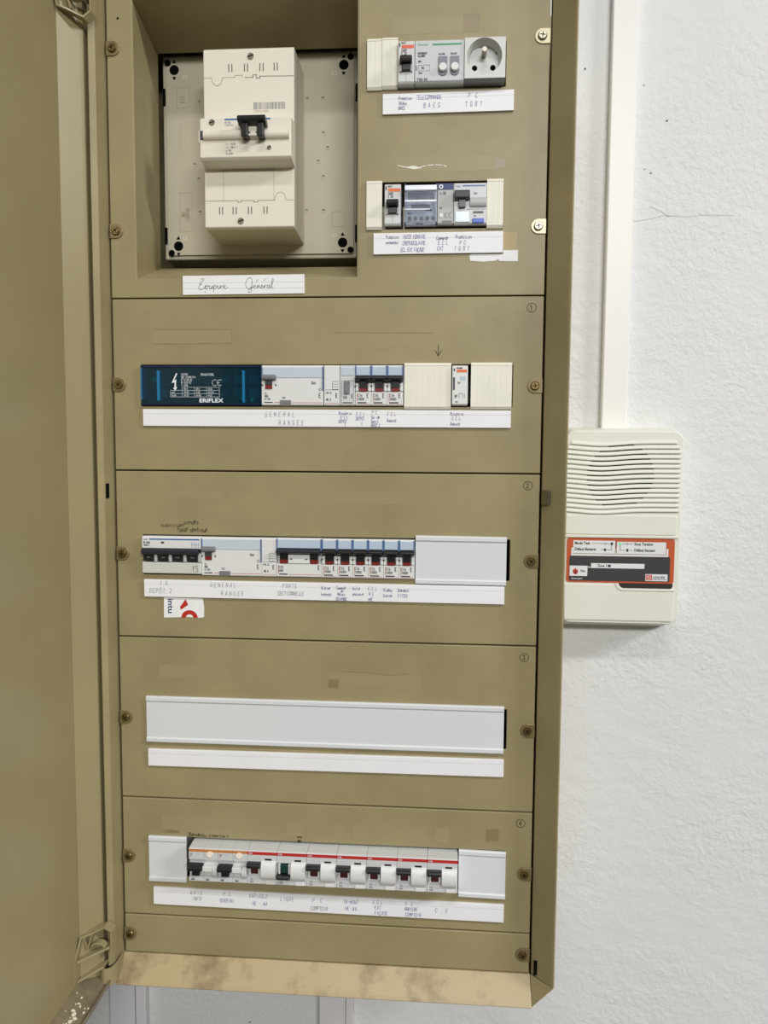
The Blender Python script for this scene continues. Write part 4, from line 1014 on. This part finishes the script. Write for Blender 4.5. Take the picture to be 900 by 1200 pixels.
gl = MB(); gl.prism_x([(y0+4, zc+21.6), (y0-3, zc+19), (y0-4, zc+13), (y0-2.5, zc+12.4), (y0-2.5, zc+3), (y0-4.5, zc+1.5), (y0-2, zc-6), (y0-1.5, zc-20.6), (y0+4, zc-21.6), (y0+3.4, zc-20), (y0-.5, zc-19.6), (y0-.8, zc-5.6), (y0-3.2, zc+1.4), (y0-1.3, zc+2.6), (y0-1.3, zc+12.8), (y0-2.8, zc+13.2), (y0-1.8, zc+18.4), (y0+4, zc+20.4)], a+.2, b-.2)
gl.build('clear_cover', CLEAR, t)
MB().box(a+.6, b-.6, y0-4.6, y0-3.2, zc+14, zc+19.4).build('cover_glare_band', mat('painted_glare_white', (236, 240, 248), .2), t, bevel=.5)  # three opaque white strips paint the lamps' glare onto the clear cover
MB().box(a+.6, b-.6, y0-4.8, y0-3.4, zc+1.2, zc+3.6).build('cover_glare_band', mat('painted_glare_white', (236, 240, 248), .2), t, bevel=.5)
MB().box(a+.6, b-8, y0-3.4, y0-2.2, zc-7, zc-5.6).build('cover_glare_band', mat('painted_glare_white', (236, 240, 248), .2), t, bevel=.4)
cn = MB()
for xx in (a, b-1.6):
    for zz in (zc+20, zc-22): cn.box(xx, xx+1.6, y0-1, y0+5, zz, zz+2.2)
cn.build('cover_catch', DBLUE, t)

t = dev('impulse_relay', 387.6, zc-22.6, 'slim grey relay with a navy square logo at its top', 'relay')
a, b = 378.7, 396.4
MB().prism_x([(45.9, zc+22.6), (y0+2, zc+22.6), (y0, zc+21), (y0, zc-21), (y0+2, zc-22.6), (45.9, zc-22.6)], a, b).build('body', LGR, t, bevel=.4)
MB().box(a+.5, b-.3, y0-.3, y0+.2, zc+15.2, zc+21.8).build('navy_mark', DBLUE, t)
lg = MB(); lg.ring(a+3.8, zc+18.5, 1.2, 2.4, y0-.5, y0-.35, 16); lg.build('round_logo', WPRINT, t)
p_ = MB(); p_.text('In 20A', a+2, zc+10, 2.6, y0-.15, .45, wf=.55); p_.text('230V', a+2, zc-5.4, 1.6, y0-.15, .3); p_.stroke([(a+7, zc-10), (a+7, zc-14.6)], .4, y0-.15); p_.stroke(arcpts(a+11, zc-12.4, 2.8, 90, 270), .5, y0-.15); p_.stroke(arcpts(a+15.4, zc-12.4, 2.8, 90, 270), .5, y0-.15); p_.rect(a+5, b-1.5, zc-20.6, zc-18.2, y0-.15); p_.build('lettering', PRINTG, t)
MB().cyl(a+4.4, zc-12.6, 2.4, y0-.6, y0+.2, 14).build('indicator', WPL, t)

t = dev('residual_current_breaker', 415, zc-22.6, 'two-module breaker with a grey lever and a blue test button', 'breaker')
a, b = 396.8, 433.0
MB().prism_x([(45.9, zc+22.6), (y0+2, zc+22.6), (y0, zc+21), (y0, zc-21), (y0+2, zc-22.6), (45.9, zc-22.6)], a, b).build('body', GWP, t, bevel=.4)
MB().rect(a+9.5, b-1.5, zc+18.4, zc+19.8, y0-.15).build('blue_line', BLUE, t)
ptext('hager', a+1.4, zc+18, 2.0, y0-.2, BLUE, t)
MB().prism_x([(y0, zc+13), (y0-6, zc+13), (y0-8.5, zc+10.6), (y0-8, zc+4.5), (y0, zc+3)], a+.6, a+17.6).build('lever', DKG, t, bevel=.8)
MB().box(a+5.4, a+13, y0-4, y0, zc-5, zc+3.4).build('lever_stem', mat('smoke_grey', (92, 94, 98), .4), t, bevel=.6)
MB().prism_x([(y0+.5, zc-4.6)]+[(y0-.2-2.6*math.sin(math.radians(q_)), zc+1+5.4*math.cos(math.radians(q_))) for q_ in range(180, -1, -20)], a+18, b-.4).build('round_rib', LGR, t, smooth=True)
MB().rect(a+14, b-1, zc-6.6, zc-6.0, y0-.15).build('seam', PRINTG, t)
MB().box(a+1.4, a+17.6, y0-1.0, y0+.2, zc-20.4, zc-8.2).build('clear_label', mat('pale_aqua_plastic', (186, 204, 210), .2), t, bevel=.6)
MB().box(a+21.6, b-3.4, y0-.6, y0+.2, zc-10.6, zc-8.6).build('dark_window', BLK, t)
MB().box(a+20.8, b-2.6, y0-2, y0+.2, zc-21.5, zc-16.6).build('test_button', CBLUE, t, bevel=.5)
p_ = MB(); p_.text('25A', a+22, zc-14.6, 1.8, y0-.15, .3); p_.text('30mA', a+22, zc+10, 1.8, y0-.15, .3); p_.build('lettering', PRINTG, t)

# ---- bottom row: devices standing well proud of the plate
Z5 = -675.0; YN = -20.0
def prof5():
    return [(45.9, -650.6), (-4, -650.6), (YN+1.5, -651.2), (YN, -652), (YN, -665), (YN+3, -666), (YN+3, -686), (YN, -686.6), (YN, -692), (YN+2, -692.6), (45.9, -692.6)]
X5 = 90.0; PW = 35.75
def amber(x0, label):
    t = dev('amber_stripe_breaker', x0+PW/2, -694, label, 'breaker', 'two-module breakers with an amber stripe')
    for k in (0, 1):
        a, b = x0+k*PW/2+.1, x0+(k+1)*PW/2-.1
        MB().prism_x(prof5(), a, b).build('body', GWP, t, bevel=.3)
        MB().box(a, b, YN-.25, YN+.5, -655.4, -652.2).build('amber_stripe', ORG2, t)
    m_ = x0+PW/2
    MB().prism_x([(YN+3, -670), (YN-6, -669.6), (YN-9, -672), (YN-8, -676), (YN+3, -677)], x0+.4, m_-.4).build('toggle', BLK, t, bevel=.8)
    MB().box(x0+4.4, m_-4.2, YN-3, YN+3, -684, -676).build('toggle_stem', BLK, t, bevel=.4)
    MB().box(m_+.2, m_+11.5, YN-5.5, YN+3, -677, -671).build('test_lever', WPL, t, bevel=.5)
    MB().prism_x([(YN+3, -686)]+[(YN-4.5*math.sin(math.radians(q_)), -678.5+7*math.cos(math.radians(q_))) for q_ in range(180, -1, -20)], m_+11.8, x0+PW-.4).build('round_cheek', GWP, t, smooth=True)
    lp = MB(); lp.cyl(m_+8, -657.6, 3.6, YN-1.4, YN+.3, 18, 3.4); lp.build('white_lens', mat('lamp_lens', (250, 236, 222), .25), t)
    MB().rect(x0+8, x0+13, -659, -656.6, YN-.15).build('blue_mark', LBLUE, t)
    p_ = MB(); p_.text('C16', x0+2, -659, 1.6, YN-.15, .3); p_.text('6000', x0+3, -690.6, 1.8, YN-.15, .4); p_.text('30mA', m_+3, -690.6, 1.8, YN-.15, .4); p_.build('lettering', PRINT, t)
    p_ = MB(); p_.text('AC', x0+2, -661.5, 1.6, YN-.15, .35); p_.build('lettering', ORG2, t)
    return t
am = amber(X5, 'amber-striped breaker above the Baie info note, next to the short blank')
copy_thing(am, PW, 0, 'amber-striped breaker above the PC Bureau note, next to the red-striped ones')
def redstripe(x0, label, off=False):
    t = dev('red_stripe_breaker', x0+PW/2, -694, label, 'breaker', 'two-module breakers with a red stripe')
    a, b = x0+.15, x0+PW-.15
    MB().prism_x(prof5(), a, b).build('body', GWP, t, bevel=.3)
    MB().box(a, b, YN-.25, YN+.5, -656, -652.4).build('red_stripe', RED, t)
    ptext('ABB', a+1, -655.2, 2.0, YN-.4, WPRINT, t)
    MB().box(a+21, a+29, YN-.3, YN+.3, -662.4, -660.4).build('dark_window', BLK, t)
    if off:
        MB().box(a+4.4, a+13.5, YN-2.5, YN+3, -676, -666.4).build('green_flag', mat('dark_green_flag', (20, 56, 52), .35), t, bevel=.5)
        MB().prism_x([(YN+3, -676.5), (YN-6, -677), (YN-8.5, -679.4), (YN-7, -682.4), (YN+3, -682.6)], a+.4, a+16).build('toggle', BLK, t, bevel=.8)
        c_ = MB(); c_.box(a+1.8, a+4.2, YN-2.6, YN+3, -678, -665.5); c_.box(a+13.7, a+16, YN-2.6, YN+3, -678, -665.5); c_.build('toggle_cheek', GWP, t, bevel=.6)
    else:
        MB().prism_x([(YN+3, -664.4), (YN-6, -664), (YN-8.5, -666.2), (YN-7.5, -669.6), (YN+3, -670.4)], a+.2, a+16.4).build('toggle', BLK, t, bevel=.8)
        MB().box(a+4.4, a+13, YN-1.8, YN+3, -678.6, -669.8).build('red_flag', mat('maroon_flag', (66, 20, 22), .4), t)
        c_ = MB(); c_.box(a+2, a+4.3, YN-2.6, YN+3, -679, -671); c_.box(a+13.2, a+15.6, YN-2.6, YN+3, -679, -671); c_.build('toggle_cheek', GWP, t, bevel=.6)
    MB().prism_x([(YN+3, -687)]+[(YN-5.5*math.sin(math.radians(q_)), -674.2+11.2*math.cos(math.radians(q_))) for q_ in range(180, -1, -15)], a+17, b-1).build('round_cover', WPL, t, smooth=True)
    MB().box(a+22, b-3, YN-1, YN+1, -691.8, -688).build('label_clip', WPL, t, bevel=.4)
    p_ = MB(); p_.text('C16', a+3, -687.6, 2.2, YN-.15, .35); p_.text('S941N', a+3, -690.4, 1.4, YN-.15, .3); p_.build('lettering', PRINTG, t)
    return t
r1 = redstripe(X5+2*PW, 'red-striped breaker above the Variable note, leftmost of the red-striped ones')
redstripe(X5+3*PW, 'red-striped breaker switched down with a dark green flag, above the Libre note', True)
for k, lb in ((4, 'above the PC Comptoir note, right of the switched-down one'), (5, 'above the TR-Mont note, in the middle of the bottom row'), (6, 'above the ECL EXT Façade note'), (7, 'above the PC Arrière comptoir note'), (8, 'above the C.E note, touching the grey-white blank')):
    copy_thing(r1, (k-2)*PW, 0, 'red-striped breaker '+lb)

# ================================================================ alarm box on the wall
al = thing('alarm_box', (613, WY, -393), 'ivory fire alarm box with louvred speaker and orange display label', 'alarm box')
ax0, ax1, az0, az1 = 541.5, 688.5, -393, -147
AY = 102.0
cs = MB()
base = rrect(ax0-1, ax1+2, az0-13, az1+4, 12, 6); top = rrect(ax0+1, ax1-2, az0+1, az1-3, 11, 6)
mid = rrect(ax0, ax1, az0-1, az1, 12, 6)
n = len(base)
cs.v = [(x, WY-.05, z) for x, z in base]+[(x, AY+8, z) for x, z in mid]+[(x, AY+1.5, z) for x, z in rrect(ax0+.4, ax1-.6, az0, az1-1, 12, 6)]+[(x, AY, z) for x, z in top]
for k in range(3):
    for i in range(n):
        j = (i+1) % n; cs.f.append((k*n+i, k*n+j, (k+1)*n+j, (k+1)*n+i))
cs.f += [tuple(range(n)), tuple(range(4*n-1, 3*n-1, -1))]
cs.build('case', ALM, al, smooth=True)
def lcurve(x):           # louvres sag in a soft wave across the speaker
    u = (x-586)/34.0
    return -3.4*math.exp(-u*u) - 0.012*(690-x)*0.0
def louvre_mesh(x0, x1, k):
    b = MB(); n_ = 40; zc_ = -162-k*6.1
    prof = [(-0.0, 2.7), (-1.6, 1.2), (-2.2, -.6), (-1.9, -1.9), (0.0, -2.3)]
    for i in range(n_+1):
        x = x0+(x1-x0)*i/n_
        for y_, z_ in prof: b.v.append((x, AY+y_, zc_+z_+lcurve(x)))
    m_ = len(prof)
    for i in range(n_):
        for j in range(m_): b.f.append((i*m_+j, (i+1)*m_+j, (i+1)*m_+(j+1) % m_, i*m_+(j+1) % m_))
    b.f += [tuple(range(m_)), tuple(range((n_+1)*m_-1, n_*m_-1, -1))]
    return b
for k in range(15):
    inset = 8 if k == 0 else (4 if k == 1 else 2.5)
    louvre_mesh(ax0+inset, ax1-inset-1.5, k).build('louvre', ALM, al, smooth=True)
    zc_ = -162-k*6.1-3.0
    dzc = zc_+lcurve(611)-(-205)
    if abs(dzc) < 41:
        hl = math.sqrt(41*41-dzc*dzc)
        b = MB(); pts = [(611-hl+2*hl*i/20, zc_+lcurve(611-hl+2*hl*i/20)) for i in range(21)]
        b.stroke(pts, 1.1, AY-.35); b.build('sound_slot', HOLE, al)
    pts = [(ax0+4+(ax1-ax0-10)*i/24, zc_+lcurve(ax0+4+(ax1-ax0-10)*i/24)) for i in range(25)]
    MB().stroke(pts, .5, AY-.15).build('louvre_groove', mat('groove_grey', (150, 148, 136), .6), al)
# flat lower front with bezel
lo = MB(); lo.prism_y(rrect(ax0+3, ax1-6, -279, -254.5, 3, 3), AY-1.6, AY+.1); lo.build('front_panel', ALM, al, bevel=.8)
MB().prism_y([(ax0+4, -389), (ax1-8, -389), (ax1-7, -351), (ax0+74, -351), (ax0+70, -346), (ax0+66, -342.5), (ax0+3, -342)], AY-1.8, AY+.1).build('lower_panel', ALM, al, bevel=.8)
MB().prism_y(rrect(ax0+2.5, ax1-3, -283, -279.5, 1, 2), AY-2.6, AY+.1).build('bezel', ALM, al, bevel=.6)
MB().prism_y([(ax0+66, -342), (ax0+71, -348.5), (ax0+75, -350.5), (ax1-6, -350.5), (ax1-6, -347.5), (ax0+77, -347.5), (ax0+73, -345), (ax0+70, -341)], AY-2.6, AY+.1).build('bezel', ALM, al, bevel=.5)
lx0, lx1 = ax0+5.5, ax1-7.5
MB().prism_y(rrect(lx0, lx1, -340.5, -283.5, 3.5, 4), AY-.9, AY+.1).build('display_label', ALMO, al)
MB().prism_y([(lx0+66, -340.5), (lx0+68, -346), (lx0+70, -347), (lx1-3, -347), (lx1-1, -345), (lx1-1, -340.5)], AY-.6, AY+.1).build('label_recess', mat('alarm_black', (34, 30, 28), .5), al)
yb_ = AY-1.05
lx = lambda px: lx0+(px-62)*(lx1-lx0)/(845-62)
lz = lambda py: -283.5-(py-63)*57.0/(383-63)
w_ = MB()
w_.rect(lx(95), lx(800), lz(195), lz(135), yb_+.03); w_.build('label_white', ALMP, al)
MB().prism_y(rrect(lx(82), lx(815), lz(372), lz(192), 2, 3), yb_-.05, yb_+.05).build('label_charcoal', ALMD, al)
w_ = MB()
w_.rect(lx(108), lx(416), lz(176), lz(82), yb_-.1); w_.rect(lx(424), lx(784), lz(176), lz(88), yb_-.1); w_.rect(lx(242), lx(630), lz(279), lz(244), yb_-.15); w_.rect(lx(86), lx(216), lz(338), lz(264), yb_-.15); w_.rect(lx(640), lx(800), lz(366), lz(316), yb_-.15); w_.rect(lx(215), lx(245), lz(276), lz(270), yb_-.15)
w_.build('label_fields', ALMP, al)
oo = MB(); oo.stroke([(lx(108), lz(176)), (lx(416), lz(176)), (lx(416), lz(82))], .5, yb_-.2); oo.stroke([(lx(424), lz(88)), (lx(424), lz(176)), (lx(784), lz(176)), (lx(784), lz(88))], .5, yb_-.2); oo.build('field_outline', mat('brown_line', (120, 60, 40), .5), al)
for s, px, py in (('Mode Test', 118, 110), ('Défaut Batterie', 118, 153), ('Sous Tension', 552, 112), ('Défaut Secteur', 552, 156), ('Zone 1', 290, 270), ('Feu', 166, 309)):
    ptext(s, lx(px), lz(py), 3.5 if s not in ('Zone 1', 'Feu') else 3.2, yb_-.25, PRINT, al, sx=.86, bold=.03)
dd = MB()
dd.stroke([(lx(250), lz(102)), (lx(330), lz(102))], .5, yb_-.25); dd.stroke([(lx(350), lz(102)), (lx(375), lz(102))], .5, yb_-.25); dd.stroke([(lx(310), lz(146)), (lx(330), lz(146))], .5, yb_-.25)
dd.stroke([(lx(350), lz(146)), (lx(388), lz(146)), (lx(388), lz(112))], .5, yb_-.25)
dd.rect(lx(380), lx(398), lz(112), lz(93), yb_-.25); dd.rect(lx(332), lx(348), lz(156), lz(137), yb_-.25)
dd.stroke([(lx(450), lz(112)), (lx(450), lz(148)), (lx(485), lz(148))], .5, yb_-.25); dd.stroke([(lx(465), lz(102)), (lx(490), lz(102))], .5, yb_-.25); dd.stroke([(lx(515), lz(102)), (lx(540), lz(102))], .5, yb_-.25); dd.stroke([(lx(515), lz(148)), (lx(540), lz(148))], .5, yb_-.25)
dd.rect(lx(495), lx(510), lz(158), lz(138), yb_-.25); dd.rect(lx(364), lx(386), lz(271), lz(253), yb_-.25)
dd.build('diagram_line', PRINT, al)
MB().cyl(lx(450), lz(102), 1.8, yb_-.5, yb_-.1, 14).build('green_lamp', LEDG, al)
MB().ring(lx(342), lz(102), .9, 1.4, yb_-.4, yb_-.1, 14).build('lamp_ring', PRINTG, al)
MB().ring(lx(502), lz(102), .9, 1.4, yb_-.4, yb_-.1, 14).build('lamp_ring', PRINTG, al)
fl_ = MB(); fl_.flat([(lx(118), lz(325)), (lx(108), lz(305)), (lx(116), lz(285)), (lx(122), lz(296)), (lx(128), lz(276)), (lx(138), lz(295)), (lx(142), lz(288)), (lx(148), lz(308)), (lx(140), lz(325))], yb_-.25); fl_.build('flame_symbol', RED, al)
MB().flat([(lx(124), lz(322)), (lx(122), lz(310)), (lx(130), lz(298)), (lx(134), lz(312)), (lx(132), lz(322))], yb_-.35).build('flame_core', PRINT, al)
ptext('Alarme type 4', lx(98), lz(361), 1.9, yb_-.25, ALMP, al, sx=.9, bold=.02)
lgo = MB(); lgo.rect(lx(644), lx(688), lz(361), lz(321), yb_-.22); lgo.build('red_logo', mat('logo_red', (208, 76, 62), .5), al)
lgo = MB(); lgo.stroke([(lx(680), lz(330)), (lx(664), lz(327)), (lx(650), lz(336)), (lx(682), lz(346)), (lx(668), lz(356)), (lx(650), lz(352))], .7, yb_-.3); lgo.build('logo_swirl', ALMP, al)
ptext('LEADER', lx(694), lz(346), 2.6, yb_-.25, PRINT, al, sx=1.15, bold=.02)
MB().rect(lx(694), lx(794), lz(357), lz(352), yb_-.2).build('small_print', PRINTG, al)
